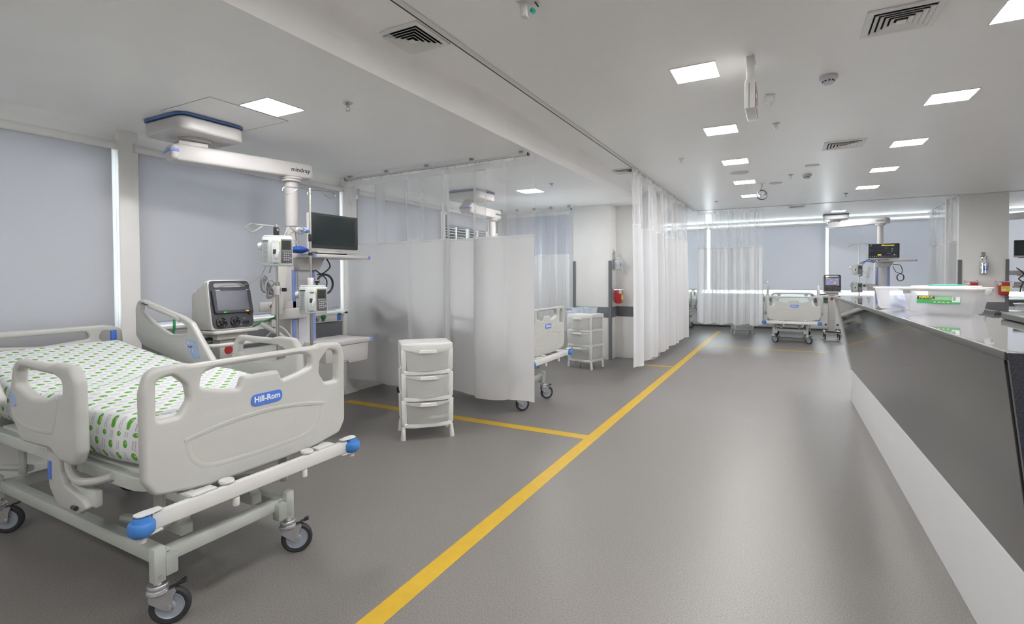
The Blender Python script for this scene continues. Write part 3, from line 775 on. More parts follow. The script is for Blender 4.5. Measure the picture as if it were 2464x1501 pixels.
# ------------------------------------------------------------------ hospital bed (foot towards +x)
def caster(parent, x, y, z0, ang, scale=1.0, brake=True):
    """parts hang from `parent`; wheel trails towards ang."""
    T = at(x, y, 0) @ Matrix.Rotation(ang, 4, 'Z')
    b = MB()
    b.cyl((0, 0, .160), (0, 0, z0), .016, 'zinc', n=16, m=T)
    b.lathe([(0, .172), (.034, .172), (.038, .166), (.038, .158), (.034, .152), (.040, .148), (.042, .140), (.036, .132), (0, .132)], 'zinc', n=24, m=T)
    for s in (-1, 1):
        b.plate(rpoly([(-.030, .138, .004), (.034, .142, .004), (.062, .150, .006), (.066, .135, .006), (.056, .118, .01), (.052, .070, .02), (.045, .058, .012), (.022, .068, .015), (-.028, .105, .02)]), [], .003, 'zinc', m=T @ at(0, s * .021, 0) @ XZ)
    b.box((.0, 0, .137), (.06, .045, .006), 'zinc', bev=.002, m=T)
    b.cyl((.042, -.028, .075), (.042, .028, .075), .008, 'chrome', n=12, m=T)
    c = b.build('caster', parent)
    b = MB()
    TW = T @ at(.042, 0, .075) @ Matrix.Rotation(PI / 2, 4, 'X')
    b.lathe([(.052, -.013), (.066, -.015), (.0735, -.010), (.075, 0), (.0735, .010), (.066, .015), (.052, .013)], 'rubber', n=40, m=TW)
    b.lathe([(.054, -.011), (.050, -.014), (.047, -.010), (.020, -.008), (.014, -.014), (0, -.014)], 'hub_grey', n=32, m=TW)
    b.lathe([(.054, .011), (.050, .014), (.047, .010), (.020, .008), (.014, .014), (0, .014)], 'hub_grey', n=32, m=TW)
    b.build('wheel', c)
    if brake:
        b = MB(); b.tube([(.045, 0, .138), (.062, .004, .150), (.078, .006, .156)], .006, 'black_plastic', smooth=4, m=T)
        b.box((.088, .008, .160), (.026, .036, .012), 'black_plastic', bev=.005, rot=(0, -.3, 0), m=T); b.build('brake_pedal', c)
    return c

def oval(cx_, cy_, rx, ry, n=20): return [(cx_ + rx * math.cos(2 * PI * k / n), cy_ + ry * math.sin(2 * PI * k / n)) for k in range(n)]

def make_bed(label, sheet='printed_sheet', group='hospital beds'):
    t = thing('hospital_bed', label, 'hospital bed', (0, 0, 0), 0, group)
    low = []
    # base frame
    b = MB(); xa, xb_ = -.62, .925; yw = .275; yo = -.055
    for s in (-1, 1): b.box(((xa + xb_) / 2, yo + s * yw, .262), (xb_ - xa + .05, .050, .060), 'bed_metal', bev=.006)
    for x in (xa, xb_): b.box((x, yo, .262), (.05, yw * 2, .055), 'bed_metal', bev=.006)
    for s in (-1, 1):
        for x in (xa, xb_ + .012):
            b.box((x + (.018 if x > 0 else -.018), yo + s * (yw + .030), .25), (.044, .044, .14), 'bed_metal', bev=.004)
            b.cyl((x + .042, yo + s * (yw + .030), .205), (x + .046, yo + s * (yw + .030), .205), .007, 'chrome', n=10)
        b.box((xb_ + .03, yo + s * (yw - .015), .235), (.05, .05, .085), 'bed_metal', bev=.008)
    t_base = b.build('base_frame', t)
    # lift linkage at the foot: two clevis brackets, torsion tube, arms
    b = MB()
    for s in (-1, 1):
        prof = rpoly([(-.10, .28, .005), (.035, .28, .005), (.035, .325, .008), (.018, .335, .008), (.018, .395, .012), (-.028, .40, .012), (-.10, .385, .02)])
        b.plate(prof, [], .050, 'bed_metal', bev=.003, m=at(xb_ - .045, yo + s * .165, .02) @ XZ)
        b.box((xb_ - .036, yo + s * .165, .385), (.006, .012, .02), 'dark_mark', bev=0)
    b.cyl((xb_ - .06, yo - .22, .385), (xb_ - .06, yo + .22, .385), .016, 'bed_metal', n=18)
    for s in (-1, 1): b.cyl((xb_ - .06, yo + s * .125, .385), (xb_ - .06, yo + s * .105, .385), .027, 'bed_metal', n=18)
    b.build('torsion_bracket', t)
    for s in (-1, 1):
        for x0 in (.80, -.55):
            b = MB()
            b.plate(rpoly([(-.040, .575, .01), (.040, .575, .01), (.034, .40, .02), (.022, .335, .02), (-.022, .335, .02), (-.034, .42, .02)]), [], .014, 'bed_metal', bev=.003, m=at(x0 + .06, s * .30, 0) @ XZ)
            b.cyl((x0 + .06, s * .285, .355), (x0 + .06, s * .315, .355), .020, 'bed_metal', n=14)
            b.tube([(x0 + .06, s * .27, .36), (x0 - .30, s * .27, .30)], .020, 'bed_metal', n=8)
            b.build('lift_arm', t)
    # deck
    b = MB()
    out = rpoly([(-1.08, -.43, .03), (1.03, -.43, .14), (1.03, .43, .14), (-1.08, .43, .03)])
    inn = rpoly([(-1.03, -.38, .02), (.98, -.38, .10), (.98, .38, .10), (-1.03, .38, .02)])
    b.plate(out, [inn], .055, 'bed_metal', bev=.006, m=at(0, 0, .592))
    for x in (-.85, -.45, -.05, .35, .72): b.box((x, 0, .595), (.05, .80, .04), 'bed_metal', bev=.004)
    b.box((.0, 0, .545), (1.5, .26, .05), 'bed_metal', bev=.006)
    b.box((.42, 0, .49), (.30, .20, .09), 'cable_grey', bev=.01)
    b.build('deck_frame', t)
    b = MB(); b.box((-.78, 0, .632), (.56, .76, .018), 'bed_metal', bev=.004, rot=(0, .10, 0)); b.box((-.10, 0, .625), (.70, .78, .014), 'rail_white', bev=.004); b.box((.62, 0, .622), (.66, .78, .014), 'rail_white', bev=.004); b.build('deck_panel', t)
    # mattress
    b = MB(); tb = bmesh.new()
    x0, x1, y0, y1, th = -1.05, 1.005, -.425, .425, .185
    nx, ny = 48, 14
    def ztop(x):
        q = max(0.0, (-.02 - x) / 1.03)
        return .848 + .125 * (q ** 1.2) + .020 * math.exp(-((x - .22) / .2) ** 2)
    def zb(x):
        return ztop(x) - th - .012
    uvs = {}
    rr = .045
    def inset(a, a0, a1):
        e = min(a - a0, a1 - a)
        return 0 if e >= rr else rr - math.sqrt(max(0, rr * rr - (rr - e) ** 2))
    def xs(i):
        tt = i / nx
        return x0 + (x1 - x0) * (tt + .018 * -math.sin(2 * PI * tt))
    grid = []
    E = [0, .006, .016, .028, .045]
    def axis(a0, a1, n): return [a0 + e for e in E] + [a0 + .045 + (a1 - a0 - .09) * k / n for k in range(1, n)] + [a1 - e for e in reversed(E)]
    X_ = axis(x0, x1, nx); Y_ = axis(y0, y1, ny)
    # foot corners rounded in plan
    def plan(x, y):
        r_ = .11; cxn = x1 - r_
        if x > cxn and abs(y) > abs(y1) - r_:
            sy = 1 if y > 0 else -1; qx = x - cxn; qy = abs(y) - (y1 - r_)
            k = max(qx, qy) / max(1e-6, math.hypot(qx, qy))
            qx *= k; qy *= k
            return cxn + qx, sy * (y1 - r_ + qy)
        return x, y
    V = [[None] * len(Y_) for _ in X_]
    for i, x in enumerate(X_):
        for j, y in enumerate(Y_):
            px_, py_ = plan(x, y)
            dz = max(inset(x, x0, x1), inset(y, y0, y1))
            wr = .0025 * math.sin(x * 17 + y * 23) * math.sin(y * 31)
            V[i][j] = tb.verts.new((px_, py_, ztop(x) - dz + wr)); uvs[V[i][j]] = (x, y)
    for i in range(len(X_) - 1):
        for j in range(len(Y_) - 1): tb.faces.new((V[i][j], V[i + 1][j], V[i + 1][j + 1], V[i][j + 1]))
    # skirt
    loop = [(i, 0) for i in range(len(X_))] + [(len(X_) - 1, j) for j in range(1, len(Y_))] + [(i, len(Y_) - 1) for i in range(len(X_) - 2, -1, -1)] + [(0, j) for j in range(len(Y_) - 2, 0, -1)]
    prev = [V[i][j] for i, j in loop]; nl = len(loop)
    for k in range(1, 5):
        dz = (th - rr) * k / 4
        ring = []
        for q, (i, j) in enumerate(loop):
            base = V[i][j]; u_, v_ = uvs[base]
            sgx = 1 if i == len(X_) - 1 else (-1 if i == 0 else 0); sgy = 1 if j == len(Y_) - 1 else (-1 if j == 0 else 0)
            bul = .006 * math.sin(PI * k / 4) - (.012 if k == 4 else 0)
            nv = tb.verts.new((base.co.x + sgx * bul, base.co.y + sgy * bul, base.co.z - dz + .004 * math.sin(q * .9)))
            uvs[nv] = (u_ + sgx * (dz + rr * .5), v_ + (sgy * (dz + rr * .5) if sgx == 0 else 0)); ring.append(nv)
        for q in range(nl): tb.faces.new((prev[q], ring[q], ring[(q + 1) % nl], prev[(q + 1) % nl]))
        prev = ring
    tb.faces.new(prev)
    bmesh.ops.recalc_face_normals(tb, faces=tb.faces)
    tb.verts.ensure_lookup_table(); tb.verts.index_update()
    uvl = [uvs[v] for v in tb.verts]
    me = bpy.data.meshes.new('mattress'); tb.to_mesh(me); tb.free(); b.bm.free()
    uvd = me.uv_layers.new(name='UVMap')
    for lp in me.loops: uvd.data[lp.index].uv = uvl[lp.vertex_index]
    for p in me.polygons: p.use_smooth = True
    me.materials.append(M[sheet])
    mo = bpy.data.objects.new('mattress', me); COL.objects.link(mo); mo.parent = t
    # footboard
    b = MB()
    outl = rpoly([(-.445, .588, .04), (-.25, .556, .2), (.25, .556, .2), (.445, .588, .04), (.482, .65, .04), (.485, .98, .08), (.462, 1.065, .05), (.33, 1.070, .03), (.30, 1.062, .03), (-.30, 1.062, .03), (-.33, 1.070, .03), (-.462, 1.065, .05), (-.485, .98, .08), (-.482, .65, .04)], 5)
    hL = rpoly([(-.435, .865, .02), (-.435, 1.02, .03), (-.375, 1.032, .03), (-.325, .985, .03), (-.315, .925, .04), (-.352, .868, .03)], 5)
    hR = [(-x, y) for x, y in hL]
    hM = rpoly([(-.275, .965, .02), (-.262, 1.020, .03), (-.20, 1.034, .04), (.20, 1.034, .04), (.262, 1.020, .03), (.275, .965, .03), (.18, .938, .1), (.105, .925, .02), (.085, .975, .015), (-.085, .975, .015), (-.105, .925, .02), (-.18, .938, .1)], 5)
    b.plate(outl, [hL, hR, hM], .048, 'bed_plastic', bev=.016, m=at(1.10, 0, 0) @ YZ, res=4)
    fb = b.build('footboard', t)
    b = MB()
    b.tube([(1.125, y, .800 - .03 * (y / .3) ** 2) for y in [(-.34 + .68 * k / 16) for k in range(17)]], .0020, 'bed_metal', n=6)
    b.tube([(1.1245, y, .808 - .03 * (y / .3) ** 2) for y in [(-.34 + .68 * k / 16) for k in range(17)]], .007, 'bed_plastic', n=8, flat=(.007, .003))
    b.tube([(1.1235, y, z) for y, z in ((-.33, .77), (-.31, .69), (-.25, .645), (-.12, .632), (.12, .632), (.25, .645), (.31, .69), (.33, .77))], .003, 'bed_plastic', n=10, smooth=6, flat=(.0016, .011))
    b.build('moulding', fb)
    b = MB(); b.plate(rrect(.155, .052, .0255), [], .004, 'logo_blue', bev=.001, m=at(1.126, .02, .862) @ YZ)
    b.text('Hill-Rom', .036, .0006, 'logo_white', bold=.0009, m=at(1.1288, .02, .8635) @ YZ)
    b.build('logo_badge', fb, smooth=0)
    # headboard
    b = MB()
    outl = rpoly([(-.42, .70, .03), (.42, .70, .03), (.46, .90, .06), (.455, 1.045, .06), (.36, 1.075, .04), (-.36, 1.075, .04), (-.455, 1.045, .06), (-.46, .90, .06)], 5)
    hl = rpoly([(-.415, .93, .02), (-.405, 1.02, .025), (-.33, 1.035, .03), (-.31, .99, .03), (-.36, .93, .02)], 5)
    hm = rpoly([(-.26, .985, .02), (-.24, 1.035, .02), (.24, 1.035, .02), (.26, .985, .02), (0, .96, .1)], 5)
    b.plate(outl, [hl, [(-x, y) for x, y in hl], hm], .042, 'bed_plastic', bev=.014, m=at(-1.10, 0, 0) @ YZ, res=3)
    hb = b.build('headboard', t)
    b = MB(); b.box((-1.085, .40, .985), (.02, .035, .10), 'logo_blue', bev=.004); b.build('side_label', hb, label='blue label at its far end')
    # side rails
    foot_out = rpoly([(.135, .800, .05), (.130, .900, .05), (.165, 1.020, .05), (.205, 1.050, .03), (.50, 1.045, .05), (.56, 1.058, .02), (.70, 1.055, .05), (.745, 1.00, .05), (.755, .72, .04), (.72, .660, .04), (.60, .665, .03), (.52, .700, .04), (.24, .690, .07)], 5)
    foot_hole = rpoly([(.195, .935, .02), (.205, 1.000, .03), (.25, 1.016, .03), (.56, 1.010, .04), (.635, .99, .03), (.635, .94, .02), (.56, .925, .03), (.48, .90, .05), (.34, .895, .06)], 5)
    head_out = rpoly([(-.985, .99, .04), (-.985, 1.19, .04), (-.95, 1.245, .04), (-.90, 1.25, .03), (-.40, 1.145, .1), (-.30, 1.11, .06), (-.20, 1.00, .08), (-.10, .900, .08), (-.03, .84, .03), (-.05, .80, .03), (-.30, .80, .06), (-.62, .865, .1), (-.90, .92, .05)], 5)
    head_hole = rpoly([(-.935, 1.17, .02), (-.915, 1.212, .015), (-.86, 1.212, .02), (-.45, 1.118, .03), (-.345, 1.08, .02), (-.335, 1.045, .015), (-.40, 1.02, .03), (-.55, 1.015, .06), (-.74, 1.075, .06)], 5)
    for s in (-1, 1):
        yr = s * .515
        b = MB(); b.plate(foot_out, [foot_hole], .050, 'bed_plastic', bev=.018, m=at(0, yr, 0) @ XZ, res=4)
        b.tube([(x, yr + s * .022, z) for x, z in ((.20, .79), (.24, .775), (.36, .765), (.52, .775), (.56, .80), (.60, .92))], .012, 'bed_plastic', n=8, smooth=5, flat=(.012, .006))
        ra = b.build('side_rail', t)
        b = MB(); b.plate(rpoly([(.150, .905, .01), (.152, .865, .01), (.165, .838, .01), (.205, .845, .01), (.208, .885, .01), (.175, .905, .01)]), [], .004, 'panel_blue', bev=.001, m=at(0, yr + s * .0255, 0) @ XZ); b.build('angle_gauge', ra, label='blue-grey gauge')
        b = MB()
        b.plate(rpoly([(.34, .70, .01), (.46, .70, .01), (.47, .58, .03), (.50, .53, .03), (.66, .50, .04), (.70, .47, .02), (.62, .43, .04), (.44, .43, .06), (.36, .50, .05)]), [], .028, 'bed_plastic', bev=.009, m=at(0, s * .475, 0) @ XZ)
        b.tube([(.52, s * .478, .68), (.535, s * .478, .60), (.60, s * .478, .565), (.70, s * .46, .575), (.78, s * .43, .60)], .016, 'bed_plastic', smooth=5)
        b.box((.60, s * .45, .50), (.22, .03, .07), 'bed_metal', bev=.008)
        b.cyl((.58, s * .49, .455), (.63, s * .497, .462), .009, 'black_plastic', n=10)
        arm = b.build('rail_arm', t)
        b = MB(); b.box((.375, s * .4895, .575), (.032, .004, .08), 'logo_blue', bev=.003); b.build('release_label', arm, label='blue release label')
        b = MB(); b.plate(head_out, [head_hole], .046, 'bed_plastic', bev=.016, m=at(0, yr, 0) @ XZ, res=4)
        b.tube([(-.80, yr - s * .018, 1.205), (-.60, yr - s * .022, 1.165), (-.47, yr - s * .022, 1.137), (-.42, yr - s * .02, 1.115)], .013, 'bed_plastic', n=8, smooth=4)
        rb = b.build('side_rail', t)
        b = MB()
        for sd in (-1, 1):
            b.plate(rpoly([(-.345, 1.00, .01), (-.24, .99, .015), (-.205, .93, .015), (-.19, .875, .01), (-.25, .87, .02), (-.33, .92, .02)]), [], .003, 'panel_blue', bev=.001, m=at(0, yr + sd * .0235, 0) @ XZ)
            for (x, z) in ((-.315, .975), (-.275, .968), (-.30, .93), (-.262, .925)): b.cyl((x, yr + sd * .0245, z), (x, yr + sd * .027, z), .010, 'detector', n=12)
            b.tube([(-.315, yr + sd * .026, .950), (-.295, yr + sd * .026, .945), (-.275, yr + sd * .026, .955)], .003, 'dark_mark', n=6)
        b.build('control_panel', rb, label='blue control panel with four buttons')
        b = MB(); b.plate(rpoly([(-.62, .88, .02), (-.50, .86, .02), (-.46, .62, .04), (-.40, .55, .04), (-.50, .50, .04), (-.60, .56, .04)]), [], .026, 'bed_plastic', bev=.008, m=at(0, s * .470, 0) @ XZ); b.build('rail_arm', t)
    # bumper bar
    b = MB()
    b.box((1.180, -.035, .530), (.030, .92, .060), 'rail_white', bev=.005)
    for s in (-1, 1):
        for z in (.570, .496):
            b.plate(rpoly([(-.015, -.05, .006), (.015, -.05, .006), (.026, .0, .02), (.024, .038, .020), (-.018, .038, .020), (-.022, .0, .02)]), [], .005, 'rail_white', bev=.001, m=at(1.185, -.035 + s * .475, z) @ Matrix.Scale(s, 4, (0, 1, 0)))
        b.box((1.180, -.035 + s * .455, .530), (.032, .006, .08), 'trim_white', bev=.002)
        b.lathe([(0, 0), (.028, 0), (.030, .006), (.028, .012), (0, .012)], 'rail_white', n=20, m=at(1.165, s * .20, .564))
        b.box((1.16, s * .30, .565), (.05, .10, .008), 'rail_white', bev=.003)
        b.cyl((1.18, s * .17, .497), (1.18, s * .17, .460), .014, 'rail_white', n=14, bev=.004)
    b.box((1.09, -.33, .545), (.17, .05, .04), 'bed_metal', bev=.004); b.box((1.09, .33, .545), (.17, .05, .04), 'bed_metal', bev=.004)
    bb = b.build('bumper_bar', t)
    for s in (-1, 1):
        b = MB(); b.lathe([(0, -.034), (.028, -.034), (.032, -.026), (.038, -.024), (.042, -.018), (.042, .010), (.038, .016), (.030, .018), (.026, .034), (0, .034)], 'bumper_blue', n=28, m=at(1.192, -.035 + s * .492, .530))
        b.cyl((1.192, -.035 + s * .492, .473), (1.192, -.035 + s * .492, .495), .014, 'rail_white', n=14)
        b.build('bumper_wheel', bb, label='blue bumper wheel')
    # casters
    for (x, y, a) in ((.955, -.36, .9), (.955, .25, .85), (-.64, -.36, .8), (-.64, .25, 1.4)):
        caster(t, x, y, .20, a)
    return t
bed = make_bed('hospital bed nearest the camera, made up with a green-dotted printed sheet')
bed.location = (-3.185, 1.475, 0)
bed2 = dup(bed, (-3.40, 5.045, 0), 0, 'hospital bed in the second bay, mostly hidden behind the wide white curtain')
bed3 = dup(bed, (-3.10, 11.13, 0), 0, 'hospital bed behind the aisle curtain, one wheel showing below its hem')
bedA = dup(bed, (.13, 12.92, 0), R(-90), 'hospital bed at the far end, foot towards the camera, by the gathered curtain')
bedC = dup(bed, (-2.55, 13.72, 0), R(-90), 'hospital bed glimpsed in the gap between the aisle curtain and far curtain')
plain = bpy.data.meshes.new_from_object([c for c in bedA.children if c.name.startswith('mattress')][0]); plain.materials.clear(); plain.materials.append(M['mattress_green'])
for bd, dz in ((bedA, -.09), (bedC, -.03), (bed2, 0), (bed3, 0)):
    for c in bd.children:
        nm = c.name.split('.')[0]
        if nm == 'mattress': c.data = plain
        if nm not in ('caster', 'base_frame', 'torsion_bracket'): c.location.z += dz
        if bd is bedA and nm == 'lift_arm': c.location.z += 0

# ------------------------------------------------------------------ drawer towers
def make_tower(label):
    t = thing('drawer_tower', label, 'drawer tower', (0, 0, 0), 0, 'white plastic drawer towers')
    W_, D_, H_ = .43, .36, .835
    hw, hd = W_ / 2, D_ / 2
    def foot(xx, yy, n=5): return rpoly([(-xx, -yy * .86, .03), (-xx * .55, -yy * 1.06, .12), (xx * .55, -yy * 1.06, .12), (xx, -yy * .86, .03), (xx, yy, .02), (-xx, yy, .02)], n)
    b = MB()
    b.plate(foot(hw * 1.04, hd * 1.02), [], .056, 'drawer_white', bev=.010, m=at(0, 0, H_ - .034))
    b.plate(foot(hw * .86, hd * .82), [], .006, 'drawer_white', bev=.002, m=at(0, 0, H_ - .004))
    b.build('top', t)
    b = MB()
    zs = [.125, .352, .579]
    for z in zs: b.plate(foot(hw, hd), [foot(hw * .82, hd * .80)], .036, 'drawer_white', bev=.006, m=at(0, 0, z))
    for sx in (-1, 1):
        for sy in (-1, 1):
            y = -hd * .80 if sy < 0 else hd * .90
            for (z0, z1) in ((.13, .345), (.36, .575), (.585, H_ - .05)):
                b.box((sx * hw * .93, y, (z0 + z1) / 2), (.050, .036, z1 - z0), 'drawer_white', bev=.008, taper=(.85, .9))
        for (z0, z1) in ((.14, .34), (.365, .565), (.59, H_ - .05)):
            b.box((sx * hw * .955, hd * .1, (z0 + z1) / 2), (.004, D_ * .62, z1 - z0), 'drawer_frost', bev=0)
    b.build('frame', t)
    for sx in (-1, 1):
        for sy in (-1, 1):
            y = -hd * .80 if sy < 0 else hd * .90
            b = MB(); b.cyl((sx * hw * .95, y, .115), (sx * hw * .98, y, 0), .015, 'drawer_white', r2=.023, n=14, bev=.002); b.build('leg', t)
    for k, z in enumerate(zs):
        z0, z1 = z + .018, z + .205
        mt = 'drawer_clear' if k == 0 else 'drawer_frost'
        tb = bmesh.new(); b = MB(); n = 10
        fr = []
        for zz, wd, yy in ((z0, hw * .80, -hd * .95), (z1, hw * .87, -hd * .99)):
            fr.append([tb.verts.new((wd * (2 * i / n - 1), yy - .035 * (1 - (2 * i / n - 1) ** 2), zz)) for i in range(n + 1)])
        bk = [[tb.verts.new((sx * wd, hd * .8, zz)) for sx in (-1, 1)] for zz, wd in ((z0, hw * .80), (z1, hw * .87))]
        for i in range(n): tb.faces.new((fr[0][i], fr[0][i + 1], fr[1][i + 1], fr[1][i]))
        tb.faces.new((fr[0][0], fr[1][0], bk[1][0], bk[0][0])); tb.faces.new((fr[0][n], bk[0][1], bk[1][1], fr[1][n])); tb.faces.new((bk[0][0], bk[1][0], bk[1][1], bk[0][1]))
        tb.faces.new(fr[0][::-1] + [bk[0][0], bk[0][1]])
        b.join(tb, mt)
        dr = b.build('drawer', t, smooth=20)
        b = MB()
        b.quadgrid(lambda i, j: (hw * (.85 * (2 * i - 1)), -hd * .99 - .036 * (1 - (2 * i - 1) ** 2) - .004, z1 - (.012 + .028 * (1 - (2 * i - 1) ** 2)) * (1 - j)), 12, 1, 'drawer_frost')
        b.plate(rpoly([(-.080, z1 - .034, .008), (.080, z1 - .034, .008), (.066, z1 - .006, .012), (-.066, z1 - .006, .012)]), [], .020, 'drawer_white', bev=.004, m=at(0, -hd * .98 - .045, 0) @ XZ)
        b.build('handle', dr)
    return t
tw = make_tower('white drawer tower in front of the wide curtain, paper pack in its lowest drawer')
tw.location = (-2.845, 3.645, 0); tw.rotation_euler = (0, 0, R(45))
tw2 = dup(tw, (-2.735, 7.47, 0), R(-14), 'white drawer tower beside the left pillar, carrying clear bins')
tw3 = dup(tw, (-.93, 13.42, 0), R(18), 'white drawer tower behind the gathered far curtain, only its feet showing')
b = MB(); Tt = at(0, 0, 0)
b.tube([(-.02, 0, .035), (.05, -.02, .040), (.13, -.02, .060)], .010, 'beige', n=10, flat=(.006, .022)); b.box((.05, 0, .018), (.20, .12, .030), 'paper', bev=.006)
tag(b.build('paper_pack', loc=(-2.845 + .05, 3.645 + .0, .145), rotz=R(45)), 'beige and white paper pack inside the lowest drawer of the first tower', 'paper pack')
b = MB(); b.cyl((-.10, 0, .05), (.05, .01, .05), .048, 'cable_grey', n=20, bev=.006); b.cyl((.05, .01, .05), (.09, .012, .05), .036, 'dark_mark', n=20, bev=.004)
tag(b.build('oxygen_bottle', loc=(-2.74, 7.46, .146), rotz=R(-10)), 'grey cylinder lying in the lowest drawer of the tower by the pillar', 'bottle')
def bin_(x, y, z, w_, d_, h_, rz, mt, label, lid=None):
    t = thing('storage_bin', label, 'bin', (x, y, z), rz, 'clear bins on the drawer tower')
    b = MB(); tb = bmesh.new()
    lo = [tb.verts.new((sx * w_ * .42, sy * d_ * .42, .002)) for sx, sy in ((-1, -1), (1, -1), (1, 1), (-1, 1))]
    hi = [tb.verts.new((sx * w_ * .5, sy * d_ * .5, h_)) for sx, sy in ((-1, -1), (1, -1), (1, 1), (-1, 1))]
    tb.faces.new(lo[::-1])
    for k in range(4): tb.faces.new((lo[k], lo[(k + 1) % 4], hi[(k + 1) % 4], hi[k]))
    bmesh.ops.bevel(tb, geom=[e for e in tb.edges if len(e.link_faces) > 1], offset=.012, segments=3, profile=.5, affect='EDGES')
    b.join(tb, mt); b.build('body', t)
    b = MB(); b.plate(rrect(w_ + .012, d_ + .012, .02), [rrect(w_ - .012, d_ - .012, .014)], .006, mt, bev=.002, m=at(0, 0, h_)); b.build('rim', t)
    return t
bn = bin_(-2.925, 7.40, .836, .13, .18, .075, R(-14), 'bin_clear', 'clear bin with a white and blue label, leftmost of the bins on the pillar tower')
b = MB(); b.box((0, -.084, .038), (.09, .003, .055), 'paper', bev=0); b.box((0, -.0865, .058), (.09, .002, .010), 'logo_blue', bev=0); b.box((-.02, -.0865, .035), (.035, .002, .02), 'label_text', bev=0); b.build('label_sticker', bn)
bin_(-2.775, 7.47, .836, .11, .16, .085, R(-14), 'bin_clear', 'bluish clear bin in the middle of the bins on the pillar tower')
bn = bin_(-2.625, 7.43, .836, .13, .18, .085, R(-14), 'bin_clear', 'clear bin at the right on the drawer tower by the pillar')
b = MB(); b.lathe([(0, 0), (.03, 0), (.028, .012), (0, .014)], 'teal_plastic', n=16); tag(b.build('bottle_cap', loc=(-2.775, 7.46, .912)), 'teal cap sticking up out of the middle bin', 'cap')

# ------------------------------------------------------------------ wall dispensers and sharps bins
def dispenser(x, y, z, rz, label):
    t = thing('soap_dispenser', label, 'soap dispenser', (x, y, z), rz, 'wall soap dispensers')
    b = MB(); b.box((0, -.004, .02), (.075, .006, .24), 'steel', bev=.002); b.build('back_plate', t)
    b = MB()
    for zz in (-.085, -.01, .05):
        b.tube([(-.045, -.006, zz), (-.050, -.06, zz), (-.03, -.105, zz), (0, -.115, zz), (.03, -.105, zz), (.050, -.06, zz), (.045, -.006, zz)], .003, 'chrome', n=6, smooth=4)
    for xx in (-.03, .0, .03): b.tube([(xx, -.10 if xx else -.115, -.085), (xx, -.10 if xx else -.115, .05)], .0025, 'chrome', n=6)
    b.build('wire_basket', t)
    b = MB(); b.lathe([(0, -.08), (.038, -.08), (.042, -.07), (.042, .04), (.030, .075), (.014, .09), (.014, .10), (0, .10)], 'gel', n=24, m=at(0, -.058, 0)); b.box((0, -.101, -.02), (.04, .003, .06), 'logo_blue', bev=0); b.build('bottle', t)
    b = MB(); b.cyl((0, -.058, .10), (0, -.058, .125), .016, 'trim_white', n=14); b.tube([(0, -.058, .125), (0, -.10, .135)], .006, 'trim_white', n=8); b.build('pump_head', t)
    b = MB(); b.plate(rpoly([(-.018, 0, .006), (.018, 0, .006), (.026, .13, .02), (-.026, .13, .02)]), [], .005, 'steel', bev=.001, m=at(0, -.03, .135) @ Matrix.Rotation(R(60), 4, 'X')); b.build('lever', t)
    return t
dsp = dispenser(-2.578, 8.43, 1.62, R(90), 'soap bottle in a wire wall basket on the left pillar, above the red bin')
dsp.scale = (1.2, 1.2, 1.2)
dsp = dispenser(3.09, 12.0, 1.53, 0, 'soap bottle in a wire wall basket on the right pillar, above the red bins')
dsp.scale = (1.35, 1.35, 1.35)
def sharps(x, y, z, rz, label, face=True):
    t = thing('sharps_container', label, 'sharps container', (x, y, z), rz, 'red sharps containers')
    b = MB(); b.prism([(-.058, -.03), (.058, -.03), (.058, -.15), (-.058, -.15)], 'z', 0, .21, 'red_plastic', bev=.014) if False else b.box((0, -.088, .105), (.150, .115, .22), 'red_plastic', bev=.020, taper=(.86, .86), seg=4)
    b.build('body', t)
    b = MB(); b.box((0, -.088, .228), (.165, .130, .022), 'tub_clear', bev=.006); b.cyl((-.05, -.13, .20), (-.085, -.14, .18), .028, 'paper', n=16, bev=.006); b.build('lid', t)
    b = MB(); b.tube([(-.085, -.006, .235), (-.082, -.16, .225), (.082, -.16, .225), (.085, -.006, .235)], .004, 'chrome', n=8); b.cyl((-.085, 0, .24), (-.085, -.012, .24), .014, 'chrome', n=12); b.cyl((.085, 0, .24), (.085, -.012, .24), .014, 'chrome', n=12); b.build('holder', t)
    if face:
        b = MB(); b.box((.010, -.1465, .105), (.120, .002, .095), 'yellow_label', bev=0); b.box((-.012, -.1485, .090), (.06, .002, .028), 'paper', bev=0); b.box((.005, -.1485, .130), (.09, .002, .006), 'label_text', bev=0); b.build('label_sticker', t, label='yellow sticker')
    return t
sharps(-2.578, 8.44, .945, R(90), 'red sharps container on the left pillar beside the aisle curtain', face=True)
sharps(3.345, 12.0, 1.035, 0, 'red sharps container at the right end of the right pillar')
sharps(2.925, 12.0, 1.035, 0, 'red sharps container on the right pillar, half hidden by the labelled tub')

